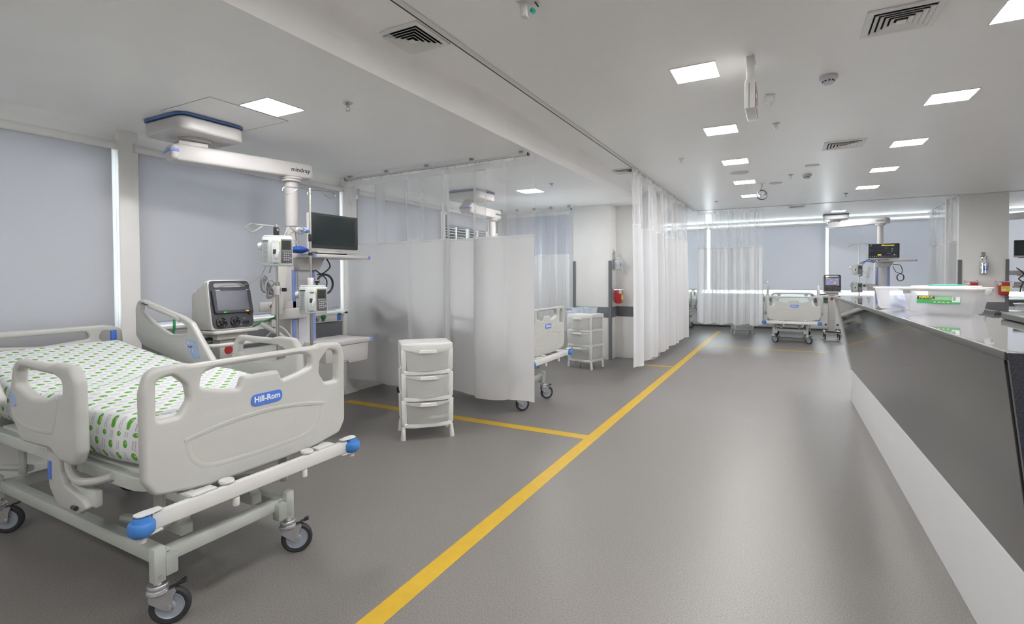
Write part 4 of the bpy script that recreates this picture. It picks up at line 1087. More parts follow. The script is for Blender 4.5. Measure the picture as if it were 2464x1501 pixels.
# ------------------------------------------------------------------ ceiling pendants (front of the service head = local -y)
def make_pendant(label, loc, rotz, zc, pivot, text=True, drawer=True, dz=0.0, group='ceiling supply pendants', box_off=(0, 0)):
    t = thing('ceiling_pendant', label, 'ceiling pendant', loc, rotz, group)
    px_, py_ = pivot; v = Vector((-px_, -py_)); L_ = v.length; ang = math.atan2(v.y, v.x)
    zt = zc - .185
    # ceiling housing
    b = MB(); hx, hy = px_ + box_off[0], py_ + box_off[1]
    b.plate(rrect(.50, .52, .09), [], .100, 'pendant_white', bev=.020, m=at(hx, hy, zc - .075))
    b.cyl((px_, py_, zc - .15), (px_, py_, zc - .12), .11, 'pendant_white', n=32, bev=.006)
    h = b.build('ceiling_housing', t)
    b = MB(); b.plate(rrect(.515, .535, .095), [], .016, 'housing_blue', bev=.003, m=at(hx, hy, zc - .012)); b.build('trim_band', h, label='dark blue edge band')
    # arm
    T = at(px_, py_, 0) @ Matrix.Rotation(ang, 4, 'Z')
    b = MB(); b.box((L_ / 2, 0, zt - .065), (L_ + .30, .17, .130), 'pendant_white', bev=.018, seg=3, m=T)
    b.box((-.03, 0, zt + .012), (.20, .15, .035), 'pendant_white', bev=.008, m=T)
    a = b.build('support_arm', t)
    b = MB(); b.box((-.152, 0, zt - .065), (.07, .174, .118), 'pendant_white', bev=.03, seg=4, m=T); b.box((-.160, 0, zt - .055), (.06, .180, .026), 'pendant_blue', bev=.006, m=T)
    b.build('arm_end_cap', a); b = MB(); b.box((L_ + .152, 0, zt - .065), (.014, .150, .11), 'detector', bev=.006, m=T); b.box((L_ + .158, 0, zt - .05), (.010, .08, .03), 'pendant_blue', bev=.003, m=T)
    b.build('arm_end_cap', a)
    if text:
        b = MB(); b.text('mindray', .052, .0006, 'dark_mark', bold=.0008, m=T @ at(L_ + .045, -.0862, zt - .066) @ Matrix.Rotation(PI / 2, 4, 'X')); b.build('lettering', a, smooth=0)
    # drop column
    b = MB(); b.cyl((0, 0, zt - .13), (0, 0, zt - .145), .098, 'pendant_white', n=36, bev=.004); b.cyl((0, 0, zt - .145), (0, 0, zt - .165), .085, 'pendant_white', n=36, bev=.003)
    b.cyl((0, 0, zt - .165), (0, 0, 1.60), .056, 'pendant_white', n=32); b.build('drop_column', t)
    # service head
    b = MB()
    b.box((.03, 0, 1.01 + dz / 2), (.27, .20, 1.15 + dz), 'pendant_white', bev=.008)
    b.box((.03, -.105, 1.01 + dz / 2), (.13, .02, 1.13 + dz), 'detector', bev=.004)
    b.prism([(-.10, 1.575 + dz), (.22, 1.575 + dz), (.16, 1.47 + dz), (-.05, 1.47 + dz)], 'y', -.16, .16, 'pendant_white', bev=.006)
    sh = b.build('service_head', t)
    for xx in (-.072, .132):
        b = MB()
        segs = ((.45, .78), (.83, 1.06 + dz / 2), (1.12 + dz / 2, 1.47 + dz)) if xx < 0 else ((.45, 1.47 + dz),)
        for z0, z1 in segs: b.box((xx, -.104, (z0 + z1) / 2), (.036, .012, z1 - z0), 'pendant_blue', bev=.003)
        b.build('blue_strip', sh, label='blue rail strip')
    # shelf
    b = MB(); b.box((.245, -.18, 1.590 + dz), (.65, .38, .030), 'pendant_white', bev=.005); s_ = b.build('shelf', t)
    for xx in (-.075, .565):
        b = MB(); b.box((xx, -.355, 1.590 + dz), (.032, .034, .034), 'pendant_blue', bev=.006); b.build('corner_cap', s_, label='blue corner cap')
    if drawer:
        b = MB(); b.box((.29, -.18, .815), (.54, .40, .040), 'pendant_white', bev=.006)
        for xx in (.02, .56): b.box((xx + (.008 if xx > .3 else 0), -.375, .815), (.024, .03, .045), 'pendant_blue', bev=.005)
        d = b.build('worktop', t)
        b = MB(); b.prism([(.03, .792), (.545, .792), (.530, .625), (.30, .625), (.285, .655), (.03, .655)], 'y', -.37, .0, 'pendant_white', bev=.006); d = b.build('drawer', t)
        b = MB(); b.box((.20, -.365, .648), (.16, .02, .012), 'detector', bev=.004); b.build('handle', d)
    # side rails for equipment
    b = MB()
    b.box((-.22, -.10, 1.165), (.36, .020, .075), 'pendant_white', bev=.004); b.box((-.11, -.11, 1.095), (.30, .05, .095), 'pendant_white', bev=.012, seg=3)
    b.cyl((-.30, -.125, 1.165), (-.30, -.16, 1.165), .022, 'black_plastic', n=8)
    b.build('rail_bracket', t)
    # sockets and hoses
    b = MB()
    for k in range(3): b.cyl((.17, -.02, .95 + k * .07), (.185, -.02, .95 + k * .07), .018, ('green_cable', 'cable_grey', 'logo_blue')[k], n=12)
    b.build('gas_outlets', sh)
    return t
def cables(name, label, cat, specs):
    b = MB()
    for pts, r_, mt in specs: b.tube(pts, r_, mt, n=8, smooth=6)
    return tag(b.build(name), label, cat)

def make_monitor(label, loc, rotz, live, w_=.545, h_=.335):
    t = thing('patient_monitor', label, 'monitor', loc, rotz, 'patient monitors')
    hz = .018 + h_ / 2
    b = MB(); b.plate(rrect(w_, h_, .018), [], .040, 'device_white', bev=.008, m=at(0, .015, hz) @ XZ); b.box((0, .055, hz), (w_ * .7, .05, h_ * .75), 'device_white', bev=.015); b.build('casing', t)
    b = MB(); b.plate(rrect(w_ - .004, h_ - .034, .014), [], .010, 'black_plastic', bev=.003, m=at(0, -.010, hz + .016) @ XZ)
    bz = b.build('bezel', t)
    b = MB(); b.box((-.012, -.0155, hz + .020), (w_ - .060, .002, h_ - .080), 'screen_live' if live else 'screen_dark', bev=0)
    if live:
        x0, z0 = -.012 - (w_ - .06) / 2, hz + .020 - (h_ - .08) / 2; ww, hh = w_ - .06, h_ - .08
        def blk(u, v, du, dv, mt): b.box((x0 + u * ww, -.0172, z0 + v * hh), (du * ww, .0012, dv * hh), mt, bev=0)
        blk(.67, .93, .46, .06, 'glow_yellow'); blk(.50, 1.03, .10, .03, 'led_orange')
        blk(.37, .14, .13, .11, 'glow_yellow'); blk(.82, .84, .05, .03, 'led_green'); blk(.82, .65, .06, .035, 'glow_cyan'); blk(.82, .56, .05, .02, 'glow_white'); blk(.82, .43, .05, .03, 'glow_yellow')
        for k in range(14): blk(.05 + k * .07, .03, .03, .03, 'glow_white')
        for (u, v, du) in ((.05, .91, .08), (.60, .70, .10), (.70, .26, .14), (.03, .50, .03), (.10, .50, .03), (.04, .66, .02)): blk(u, v, du, .018, 'glow_white')
        for k in range(26): blk(.15 + k * .025, .82, .012, .006, 'label_text'); blk(.10 + k * .025, .48, .012, .006, 'label_text')
        blk(.90, .15, .05, .05, 'glow_white')
    b.build('screen', bz, smooth=0)
    b = MB(); b.box((.05, -.0065, .032), (.06, .002, .006), 'label_text', bev=0); b.box((-.05, .02, .010), (.30, .10, .020), 'device_white', bev=.005); b.box((-.06, -.03, .006), (.32, .05, .008), 'black_plastic', bev=.003); b.cyl((-.12, -.006, .03), (-.12, -.008, .03), .003, 'led_green', n=8); b.build('stand', t)
    return t

def iv_pole(label, x, y, z0, z1, arm=.19, adir=(.35, .94), thick=.0125):
    t = thing('iv_pole', label, 'drip pole', (x, y, 0), 0, 'drip poles')
    b = MB(); b.cyl((0, 0, z0), (0, 0, (z0 + z1) / 2), thick, 'steel', n=18); b.cyl((0, 0, (z0 + z1) / 2), (0, 0, z1), thick * .78, 'steel', n=18); b.build('pole', t)
    b = MB(); b.cyl((0, 0, (z0 + z1) / 2 - .05), (0, 0, (z0 + z1) / 2 + .02), thick + .014, 'trim_white', n=18, bev=.003); b.cyl((.03, .02, (z0 + z1) / 2 - .01), (.055, .04, (z0 + z1) / 2 - .01), .014, 'black_plastic', n=10); b.build('height_collar', t)
    b = MB(); b.cyl((0, 0, z1 - .05), (0, 0, z1 + .012), .009, 'chrome', n=12)
    b.cyl((0, 0, z1 - .22), (0, 0, z1 - .18), .014, 'black_plastic', n=12) if False else None
    for s in (-1, 1):
        ux, uy = adir[0] * s, adir[1] * s
        b.tube([(0, 0, z1), (ux * arm * .5, uy * arm * .5, z1 + .004), (ux * arm, uy * arm, z1), (ux * (arm + .025), uy * (arm + .025), z1 - .03), (ux * (arm - .01), uy * (arm - .01), z1 - .055), (ux * (arm - .06), uy * (arm - .06), z1 - .03), (ux * (arm - .09), uy * (arm - .09), z1 - .005)], .0042, 'chrome', n=8, smooth=5)
        b.tube([(0, 0, z1 - .02), (-uy * .04, ux * .04, z1 - .04), (-uy * .05, ux * .05, z1 - .015)], .003, 'chrome', n=8, smooth=4)
    b.build('hook_arm', t)
    return t

def make_pump(label):
    t = thing('infusion_pump', label, 'infusion pump', (0, 0, 0), 0, 'infusion pumps')
    W_, H_, D_ = .21, .215, .14
    b = MB()
    b.prism([(-.105, .05), (-.105, -.03), (-.055, -.070), (.105, -.070), (.105, .05)], 'z', 0, H_, 'pump_white', bev=.010)
    b.prism([(-.095, .045), (-.095, -.02), (-.05, -.055), (.095, -.055), (.095, .045)], 'z', H_, H_ + .012, 'pump_white', bev=.005)
    bd = b.build('body', t)
    b = MB(); b.box((.062, -.0715, .110), (.074, .004, .178), 'keypad_grey', bev=.002)
    b.box((.062, -.0742, .155), (.060, .002, .066), 'lcd', bev=0)
    for k in range(6): b.box((.038 + k * .0098, -.0745, .112), (.007, .002, .005), 'key_light', bev=0)
    for r_ in range(4):
        for c in range(3): b.cyl((.047 + c * .0145, -.073, .095 - r_ * .0165), (.047 + c * .0145, -.0755, .095 - r_ * .0165), .0052, 'key_light', n=10)
    b.box((.032, -.0745, .043), (.008, .002, .006), 'red_plastic', bev=0); b.box((.090, -.0745, .058), (.010, .002, .010), 'key_light', bev=0); b.box((.090, -.0745, .093), (.010, .002, .007), 'key_light', bev=0)
    b.build('keypad', t)
    b = MB(); b.box((-.012, -.076, .100), (.062, .018, .160), 'pump_white', bev=.010, seg=3); b.cyl((-.012, -.085, .178), (-.012, -.070, .178), .026, 'pump_white', n=18, bev=.005)
    b.box((-.018, -.086, .105), (.022, .004, .036), 'dark_mark', bev=.004); b.box((-.002, -.088, .085), (.022, .010, .065), 'paper', bev=.005, rot=(0, .25, 0)); b.box((-.014, -.0855, .022), (.026, .002, .005), 'logo_blue', bev=0)
    b.box((.018, -.084, .172), (.010, .004, .018), 'yellow_label', bev=.002)
    b.build('cassette_door', t)
    b = MB(); c = Vector((-.08, -.05)); dx = Vector((.05, -.040)).normalized()
    ang = math.atan2(dx.y, dx.x)
    T = at(c.x, c.y, 0) @ Matrix.Rotation(ang, 4, 'Z')
    b.box((.0, -.0012, .185), (.05, .002, .008), 'dark_mark', bev=0, m=T)
    for k in range(16): b.box((0, -.0012, .172 - k * .0092), (.046 - .008 * (k % 3), .002, .0035), 'label_text', bev=0, m=T)
    for k in range(18): b.box((-.1062, .012, .19 - k * .0092), (.002, .045 - .006 * (k % 4), .0035), 'label_text', bev=0)
    b.box((-.1062, .012, .200), (.002, .05, .010), 'cable_grey', bev=0)
    b.build('instruction_label', t, smooth=0)
    b = MB(); b.lathe([(0, 0), (.026, 0), (.028, .008), (.022, .028), (0, .030)], 'pump_white', n=20, m=at(-.105, .035, .15) @ Matrix.Rotation(-PI / 2, 4, 'Y')); b.build('knob', t); b = MB(); b.box((0, .07, .11), (.07, .05, .09), 'cable_grey', bev=.008); b.build('clamp', t)
    return t

def make_ventilator(label, live):
    t = thing('ventilator', label, 'ventilator', (0, 0, 0), 0, 'ventilators on trolleys')
    zb_ = 1.025
    tilt = Matrix.Rotation(-math.atan2(.065, .37), 4, 'X')
    F = at(0, -.135, zb_) @ tilt @ XZ
    b = MB()
    W_, H_ = .335, .372
    out = rrect(W_, H_, .045, 0, H_ / 2)
    hole = rpoly([(-.125, .315, .02), (-.115, .350, .02), (.095, .350, .025), (.135, .315, .01)])
    b.plate(out, [hole], .055, 'device_white', bev=.010, m=F @ at(0, 0, -.032))
    b.prism([(-.10, .01), (.13, .01), (.13, .25), (.10, .275), (-.045, .30)], 'x', -W_ / 2 + .006, W_ / 2 - .006, 'device_white', bev=.010, m=at(0, 0, zb_))
    b.prism([(-.125, .003), (.06, .003), (.06, .29), (-.06, .35), (-.075, .35)], 'x', -W_ / 2 + .003, -W_ / 2 + .018, 'device_white', bev=.004, m=at(0, 0, zb_))
    b.build('casing', t)
    b = MB(); b.plate(rrect(W_ - .018, H_ - .018, .038, 0, H_ / 2), [hole], .006, 'slate_plastic', bev=.002, m=F @ at(0, 0, -.002))
    b.plate(rpoly([(-.14, .118, .02), (.118, .118, .02), (.125, .100, .01), (.150, .100, .01), (.158, .125, .02), (.152, .300, .02), (-.148, .300, .02)]), [], .016, 'slate_plastic', bev=.005, m=F @ at(0, 0, .010))
    fp = b.build('front_panel', t)
    b = MB(); b.plate(rrect(.245, .145, .003, .0, .213), [], .002, 'glow_violet' if live else 'screen_off', m=F @ at(0, 0, .019))
    if live:
        b.plate(rrect(.10, .010, .001, -.07, .279), [], .001, 'led_orange', m=F @ at(0, 0, .0206))
        b.plate(oval(.045, .18, .018, .022), [], .001, 'led_orange', m=F @ at(0, 0, .0206))
        for (x, y, ww, mt) in ((-.06, .205, .035, 'glow_cyan'), (.06, .22, .03, 'glow_cyan'), (-.09, .17, .03, 'glow_white'), (.08, .265, .05, 'glow_white'), (-.02, .24, .03, 'glow_white')):
            b.plate(rrect(ww, .006, .001, x, y), [], .001, mt, m=F @ at(0, 0, .0206))
    b.build('screen', fp, smooth=0)
    b = MB()
    for x in (-.075, -.062): b.cyl((x, .127, 0), (x, .127, .004), .0045, 'led_green', n=12, m=F @ at(0, 0, .018))
    b.plate(rrect(.022, .011, .005, .105, .130), [], .004, 'led_orange', m=F @ at(0, 0, .019))
    b.cyl((.138, .120, 0), (.138, .120, .012), .010, 'black_plastic', n=14, m=F @ at(0, 0, .016))
    for (x, ww) in ((-.105, .036), (.125, .022)): b.plate(rrect(ww, .006, .001, x, .290), [], .001, 'key_light', m=F @ at(0, 0, .0187))
    b.build('lamps', fp)
    for (x, y, r_, inner) in ((-.095, .055, .040, 1), (.010, .058, .037, 1)):
        b = MB(); b.lathe([(r_, 0), (r_, .010), (r_ * .8, .012), (r_ * .75, .004), (r_ * .45, .004), (r_ * .45, .020), (r_ * .3, .022), (r_ * .28, .010), (0, .010)], 'black_plastic', n=24, m=F @ at(x, y, .001))
        for k in range(4):
            a = k * PI / 2 + .4; b.tube([(x + r_ * .4 * math.cos(a), y + r_ * .4 * math.sin(a), .010), (x + r_ * .85 * math.cos(a), y + r_ * .85 * math.sin(a), .012)], .0018, 'cable_grey', n=6, m=F)
        b.build('breathing_port', t)
    b = MB()
    for x in (.085, .108): b.lathe([(.012, 0), (.012, .006), (.007, .008), (.006, .002), (0, .002)], 'black_plastic', n=14, m=F @ at(x, .046, .001))
    b.plate(rrect(.055, .028, .013, .096, .046), [], .003, 'black_plastic', m=F @ at(0, 0, .001)); b.box((.086, .074, .002), (.02, .003, .002), 'key_light', bev=0, m=F); b.box((.05, .03, .002), (.014, .003, .002), 'key_light', bev=0, m=F)
    b.build('connector', t)
    # trolley
    b = MB(); b.plate(rrect(.36, .34, .03), [], .022, 'device_white', bev=.006, m=at(0, .0, zb_ - .014)); b.box((0, 0, zb_ - .05), (.24, .22, .05), 'device_white', bev=.01); b.build('trolley_top', t)
    b = MB(); b.tube([(-.20, .05, zb_ - .10), (-.20, -.19, zb_ - .10), (.20, -.19, zb_ - .10), (.20, .05, zb_ - .10)], .014, 'device_white', smooth=5); b.build('handle', t)
    b = MB(); b.box((-.0, 0, .55), (.135, .11, .90), 'device_white', bev=.012); b.lathe([(0, 0), (.032, 0), (.030, .006), (0, .008)], 'red_plastic', n=20, m=at(-.0, -.055, .865) @ Matrix.Rotation(PI / 2, 4, 'X'))
    b.box((0, -.062, .42), (.09, .012, .03), 'detector', bev=.003); b.build('trolley_column', t)
    b = MB(); b.box((-.16, -.03, .96), (.14, .06, .022), 'black_plastic', bev=.008); b.tube([(-.10, -.02, .93), (-.18, -.05, .90), (-.16, .05, .86), (-.09, .02, .82)], .007, 'green_cable', smooth=5); b.build('cord_bundle', t)
    b = MB()
    for sx in (-1, 1): b.box((sx * .13, 0, .14), (.05, .50, .045), 'device_white', bev=.012)
    b.box((0, 0, .14), (.28, .12, .05), 'device_white', bev=.012); b.tube([(-.13, -.24, .17), (0, -.30, .17), (.24, -.26, .165)], .014, 'seat_navy', smooth=5)
    b.box((-.11, 0, .30), (.04, .04, .04), 'black_plastic', bev=.006); b.box((.11, 0, .30), (.04, .04, .04), 'black_plastic', bev=.006)
    b.build('trolley_base', t)
    for sx in (-1, 1):
        for sy in (-1, 1): 
            b = MB(); TW = at(sx * .13, sy * .22, .055) @ Matrix.Rotation(PI / 2, 4, 'Y')
            b.lathe([(0, -.012), (.03, -.014), (.052, -.010), (.055, 0), (.052, .010), (.03, .014), (0, .012)], 'detector', n=24, m=TW); b.lathe([(.046, -.013), (.055, -.008), (.055, .008), (.046, .013)], 'rubber', n=24, m=TW)
            b.cyl((sx * .13, sy * .22, .05), (sx * .13, sy * .22, .13), .012, 'zinc', n=10); b.build('caster', t)
    return t

# nearest bay (head faces the aisle, +x)
P1 = (-3.87, 3.08, 0)
make_pendant('white ceiling pendant over the nearest bed, arm carrying a column with blue strips', P1, R(90), HB, (-.73, .18))
make_monitor('large black-screened monitor on the shelf of the nearest pendant', (-3.56, 3.275, 1.606), R(90), False)
ivA = iv_pole('tall steel drip pole in front of the monitor at the nearest pendant', -3.455, 2.925, .64, 2.125)
ivB = iv_pole('shorter steel drip pole left of the tall one at the nearest pendant', -3.445, 2.60, .84, 1.80)
b = MB(); b.cyl((0, 0, 1.715), (0, 0, 1.79), .021, 'black_plastic', n=14, bev=.003); b.build('sleeve', ivB)
b = MB(); b.cyl((0, 0, 1.70), (0, 0, 1.76), .016, 'black_plastic', n=14, bev=.003); b.build('clamp_ring', ivA); b = MB(); b.cyl((0, 0, 1.585), (0, 0, 1.61), .017, 'black_plastic', n=14, bev=.003); b.build('clamp_ring', ivA)
pump = make_pump('upper infusion pump clamped to the shorter drip pole of the nearest bay')
pump.location = (-3.375, 2.555, 1.490); pump.rotation_euler = (0, 0, R(52))
pump2 = dup(pump, (-3.385, 2.885, 1.115), R(52), 'lower infusion pump clamped to the tall drip pole of the nearest bay')
vent1 = make_ventilator('ventilator with a blank grey screen behind the nearest bed', False)
vent1.location = (-3.735, 2.355, 0); vent1.rotation_euler = (0, 0, R(90))
# loose things at the nearest pendant
b = MB(); tb = bmesh.new()
bmesh.ops.create_icosphere(tb, subdivisions=3, radius=.06)
for v in tb.verts: v.co = Vector((v.co.x * 1.2, v.co.y * 1.3, v.co.z * .5)) * (1 + .12 * math.sin(v.co.x * 90) * math.cos(v.co.y * 70))
b.join(tb, 'blue_cloth'); tag(b.build('folded_cloth', loc=(-3.62, 2.945, 1.637)), 'crumpled dark blue cuff lying on the shelf beside the drip pole', 'cuff')
cables('hanging_cable', 'black cable looped below the shelf of the nearest pendant', 'cable', [
    ([(-3.62, 3.24, 1.57), (-3.60, 3.26, 1.50), (-3.60, 3.18, 1.44), (-3.60, 3.12, 1.43)], .0065, 'black_plastic')] + [
    ([(-3.60, 3.20 + (.085 + .004 * k) * math.cos(a), 1.345 + (.080 + .004 * k) * math.sin(a)) for a in [2 * PI * j / 14 for j in range(15)]], .0065, 'black_plastic') for k in range(3)] + [
    ([(-3.61, 3.10, 1.47), (-3.60, 3.16, 1.43), (-3.59, 3.21, 1.38), (-3.59, 3.20, 1.30), (-3.60, 3.17, 1.25)], .006, 'black_plastic')])
cables('hanging_hose', 'coiled pale grey hose hanging behind the shorter drip pole', 'hose', [
    ([(-3.56 + .012 * k, 2.575 + .01 * k + (.030 + .006 * k) * math.cos(a + k), 1.355 + (.062 + .007 * (k % 2)) * math.sin(a) - .012 * k) for a in [2 * PI * j / 12 for j in range(13)]], .0065, 'key_light' if k % 2 else 'cable_grey') for k in range(5)] + [
    ([(-3.56, 2.62, 1.44), (-3.54, 2.63, 1.52), (-3.5, 2.62, 1.58)], .006, 'cable_grey')])
cables('signal_lead', 'thin grey lead hanging from the upper pump down to the ventilator', 'cable', [
    ([(-3.42, 2.49, 1.50), (-3.44, 2.46, 1.42), (-3.50, 2.40, 1.36), (-3.60, 2.31, 1.35), (-3.66, 2.25, 1.33)], .0022, 'cable_grey')])
cables('signal_lead', 'grey leads arching from the pendant column over the blue cuff', 'cable', [
    ([(-3.62, 2.92, 1.66), (-3.60, 2.90, 1.76), (-3.58, 2.86, 1.78), (-3.56, 2.78, 1.72), (-3.54, 2.74, 1.64)], .004, 'cable_grey'),
    ([(-3.62, 2.93, 1.70), (-3.60, 2.88, 1.80), (-3.58, 2.80, 1.79), (-3.56, 2.75, 1.70), (-3.56, 2.74, 1.62)], .003, 'key_light'),
    ([(-3.62, 2.94, 1.64), (-3.60, 2.90, 1.71), (-3.58, 2.84, 1.71), (-3.56, 2.80, 1.66)], .005, 'paper')])
b = MB(); b.cyl((-.01, -.07, 1.79), (-.01, -.015, 1.79), .022, 'pendant_blue', n=16, bev=.004); b.cyl((-.01, -.12, 1.80), (-.01, -.07, 1.80), .014, 'paper', n=12); b.build('knob', ivA, label='pale blue knob')
b = MB()
b.plate(rpoly([(-.08, 0, .01), (.02, 0, .01), (.08, .40, .02), (-.01, .43, .04)]), [oval(-.03, .2, .016, .085)], .02, 'device_white', bev=.006, m=at(0, 0, 0) @ YZ)
tag(b.build('hose_holder', loc=(-3.66, 2.78, 1.10)), 'white slotted holder board between the two drip poles', 'holder')
cables('green_hose', 'green hose running behind the ventilator of the nearest bay', 'hose', [
    ([(-3.95, 2.12, 1.10), (-3.92, 2.10, 1.03), (-3.93, 2.08, .95), (-3.9, 2.06, .88)], .009, 'green_cable'),
    ([(-3.82, 2.62, 1.0), (-3.78, 2.75, 1.05), (-3.76, 2.86, 1.08)], .008, 'green_cable')])
cables('white_arm', 'white jointed tube arm leaning between the ventilator and the pendant', 'support arm', [
    ([(-3.56, 2.54, 1.05), (-3.50, 2.70, .93), (-3.44, 2.84, .80)], .017, 'device_white'), ([(-3.60, 2.60, .93), (-3.5, 2.66, 1.02), (-3.46, 2.74, .92)], .006, 'paper')])
# wall supply strip behind the pendant
t = thing('gas_outlet_strip', 'white wall strip with gas outlets above the grey band, right of the pendant', 'wall outlet', (XL, 3.9, .94))
b = MB(); b.box((.02, 0, 0), (.04, .9, .10), 'trim_white', bev=.006); b.build('strip', t)
for k, (y, mt) in enumerate(((.02, 'logo_blue'), (.12, 'cable_grey'), (.20, 'green_cable'))):
    b = MB(); b.cyl((.04, y, .015), (.075, y, .015), .024, 'zinc' if k < 2 else mt, n=16, bev=.003); b.cyl((.05, y, -.02), (.06, y, -.02), .016, mt, n=12); b.build('outlet', t)
b = MB(); b.box((.045, .44, .0), (.012, .05, .085), 'logo_blue', bev=.003); b.box((.047, .44, .035), (.012, .05, .025), 'green_cable', bev=.003); b.build('tag', t, label='blue and green tag')
b = MB(); b.box((0, 0, 0), (.16, .75, 1.0), 'trim_white', bev=.01); tag(b.build('wall_cabinet', loc=(-4.61, 3.55, .32)), 'low white cabinet against the wall below the pendant', 'cabinet') if False else b.bm.free()
# second bay
P2 = (-3.95, 6.72, 0)
make_pendant('ceiling pendant seen through the net top of the wide curtain', P2, R(90), HB, (-.60, -.02))
make_monitor('monitor of the second bay, hidden behind the wide curtain', (-3.64, 6.92, 1.606), R(90), False)
iv_pole('drip pole of the second bay, its hooks just above the curtain seam', -3.53, 6.55, .64, 1.98)
# a trolley behind the curtain throws the soft dark shape
# far bay
P3 = (1.80, 13.60, 0)
make_pendant('far ceiling pendant with a lit monitor on its shelf, beyond the desk', P3, 0, HM, (-.78, .65), drawer=False, dz=.10)
make_monitor('lit monitor with yellow readouts on the far pendant', (1.82, 13.30, 1.606 + .10), 0, True)
iv_pole('drip pole carrying two pumps left of the far pendant', 1.38, 13.20, .75, 2.06, adir=(1, .1))
dup(pump, (1.33, 13.12, 1.40), R(-8), 'upper infusion pump on the far drip pole')
dup(pump, (1.33, 13.12, 1.02), R(-8), 'lower infusion pump on the far drip pole')
vent2 = make_ventilator('ventilator with a lit screen beside the far bed', True)
vent2.location = (.87, 13.02, .02)
iv_pole('thin drip pole at the left head corner of the far bed', -.43, 12.30, .35, 1.27, arm=.06, adir=(1, 0), thick=.007)
cables('hanging_cable', 'black cable coil hanging right of the far pendant column', 'cable', [
    ([(2.00, 13.44, 1.62), (2.12, 13.42, 1.60), (2.16, 13.42, 1.50), (2.15, 13.42, 1.42)], .007, 'black_plastic'),
    ([(2.00, 13.44, 1.58), (2.05, 13.42, 1.46), (2.14, 13.42, 1.42)], .006, 'black_plastic')] + [
    ([(2.13 + (.055 + .004 * k) * math.cos(a), 13.42, 1.34 + .075 * math.sin(a)) for a in [2 * PI * j / 12 for j in range(13)]], .007, 'black_plastic') for k in range(3)])
cables('signal_lead', 'blue and grey leads bunched at the left end of the far shelf', 'cable', [
    ([(1.70, 13.30, 1.67), (1.55, 13.28, 1.72), (1.48, 13.27, 1.66), (1.42, 13.26, 1.58)], .009, 'housing_blue'),
    ([(1.66, 13.28, 1.66), (1.50, 13.26, 1.69), (1.40, 13.25, 1.64)], .009, 'blue_cloth'),
    ([(1.60, 13.28, 1.70), (1.52, 13.27, 1.80), (1.56, 13.28, 1.86)], .004, 'cable_grey'),
    ([(1.45, 13.3, 1.50), (1.55, 13.32, 1.35), (1.50, 13.3, 1.2), (1.62, 13.35, 1.1)], .006, 'key_light')])
b = MB(); b.plate(rpoly([(-.05, 0, 0), (.03, 0, 0), (.05, .20, 0), (0, .24, 0)]), [], .01, 'paper', bev=.002, m=XZ); tag(b.build('paper_sheet', loc=(1.55, 13.26, 1.34)), 'pale sheet hanging beside the far pendant column', 'sheet')
cables('hanging_cable', 'dark cable and plug hanging low right of the far pendant column', 'cable', [
    ([(2.0, 13.5, 1.10), (2.12, 13.48, 1.08), (2.2, 13.48, 1.0), (2.18, 13.48, .86)], .008, 'black_plastic')])
# far right bay
P4 = (4.36, 13.75, 0)
make_pendant('ceiling pendant in the bay at the right edge of the picture', P4, 0, HM, (-.6, .6), drawer=False, dz=.10)
make_monitor('dark monitor cut by the right edge of the picture', (4.19, 13.45, 1.606 + .10), 0, False)
cables('signal_lead', 'tangle of dark leads below the monitor at the right edge', 'cable', [
    ([(3.95, 13.42, 1.52), (4.05, 13.4, 1.40), (3.98, 13.4, 1.30), (4.12, 13.4, 1.22), (4.25, 13.4, 1.35)], .010, 'black_plastic'),
    ([(4.2, 13.42, 1.50), (4.08, 13.4, 1.30), (4.02, 13.4, 1.16), (4.0, 13.4, 1.04)], .010, 'slate_plastic'),
    ([(3.96, 13.43, 1.38), (4.10, 13.4, 1.34), (4.22, 13.4, 1.42)], .008, 'cable_grey')])
b = MB(); b.box((0, 0, 0), (.40, .05, .09), 'pendant_white', bev=.008); b.box((.14, .02, -.22), (.36, .05, .09), 'pendant_white', bev=.008); tag(b.build('equipment_rail', loc=(3.98, 13.5, 1.42)), 'white equipment rails under the monitor at the right edge', 'rail')

# ------------------------------------------------------------------ nursing desk
def hexa(b, c8, mt, bev=.003):
    tb = bmesh.new(); v = [tb.verts.new(p) for p in c8]
    for f in ((0, 1, 2, 3), (7, 6, 5, 4), (0, 4, 5, 1), (1, 5, 6, 2), (2, 6, 7, 3), (3, 7, 4, 0)): tb.faces.new([v[i] for i in f])
    bmesh.ops.recalc_face_normals(tb, faces=tb.faces)
    if bev: bmesh.ops.bevel(tb, geom=list(tb.edges), offset=bev, segments=2, profile=.5, affect='EDGES')
    b.join(tb, mt)
t = thing('nursing_desk', 'long dark-fronted nursing desk with a white plinth on the right', 'desk', (.85, 4.5, 0))
O = Vector((.85, 4.5, 0))
def q(*p): return tuple(Vector(p) - O)
YA, YZ_ = 2.14, 6.80
b = MB()
hexa(b, [q(.603, YA, 1.130), q(.489, YZ_, 1.130), q(.650, YZ_, .338), q(.682, YA, .435), q(.640, YA, 1.130), q(.526, YZ_, 1.130), q(.690, YZ_, .338), q(.722, YA, .435)], 'laminate', .002)
b.build('front_panel', t, smooth=0, label='glossy dark grey front')
b = MB()
hexa(b, [q(.640, YA + .03, 1.128), q(.530, YZ_, 1.128), q(.690, YZ_, .34), q(.722, YA + .03, .44), q(1.10, YA + .03, 1.128), q(1.10, YZ_, 1.128), q(1.10, YZ_, .34), q(1.10, YA + .03, .44)], 'desk_white', .002)
hexa(b, [q(1.09, YA + .03, 1.128), q(1.09, 3.18, 1.128), q(1.09, 3.18, .44), q(1.09, YA + .03, .44), q(1.58, YA + .03, 1.128), q(1.58, 3.18, 1.128), q(1.58, 3.18, .44), q(1.58, YA + .03, .44)], 'desk_white', .002)
b.build('carcass', t, smooth=0)
b = MB()
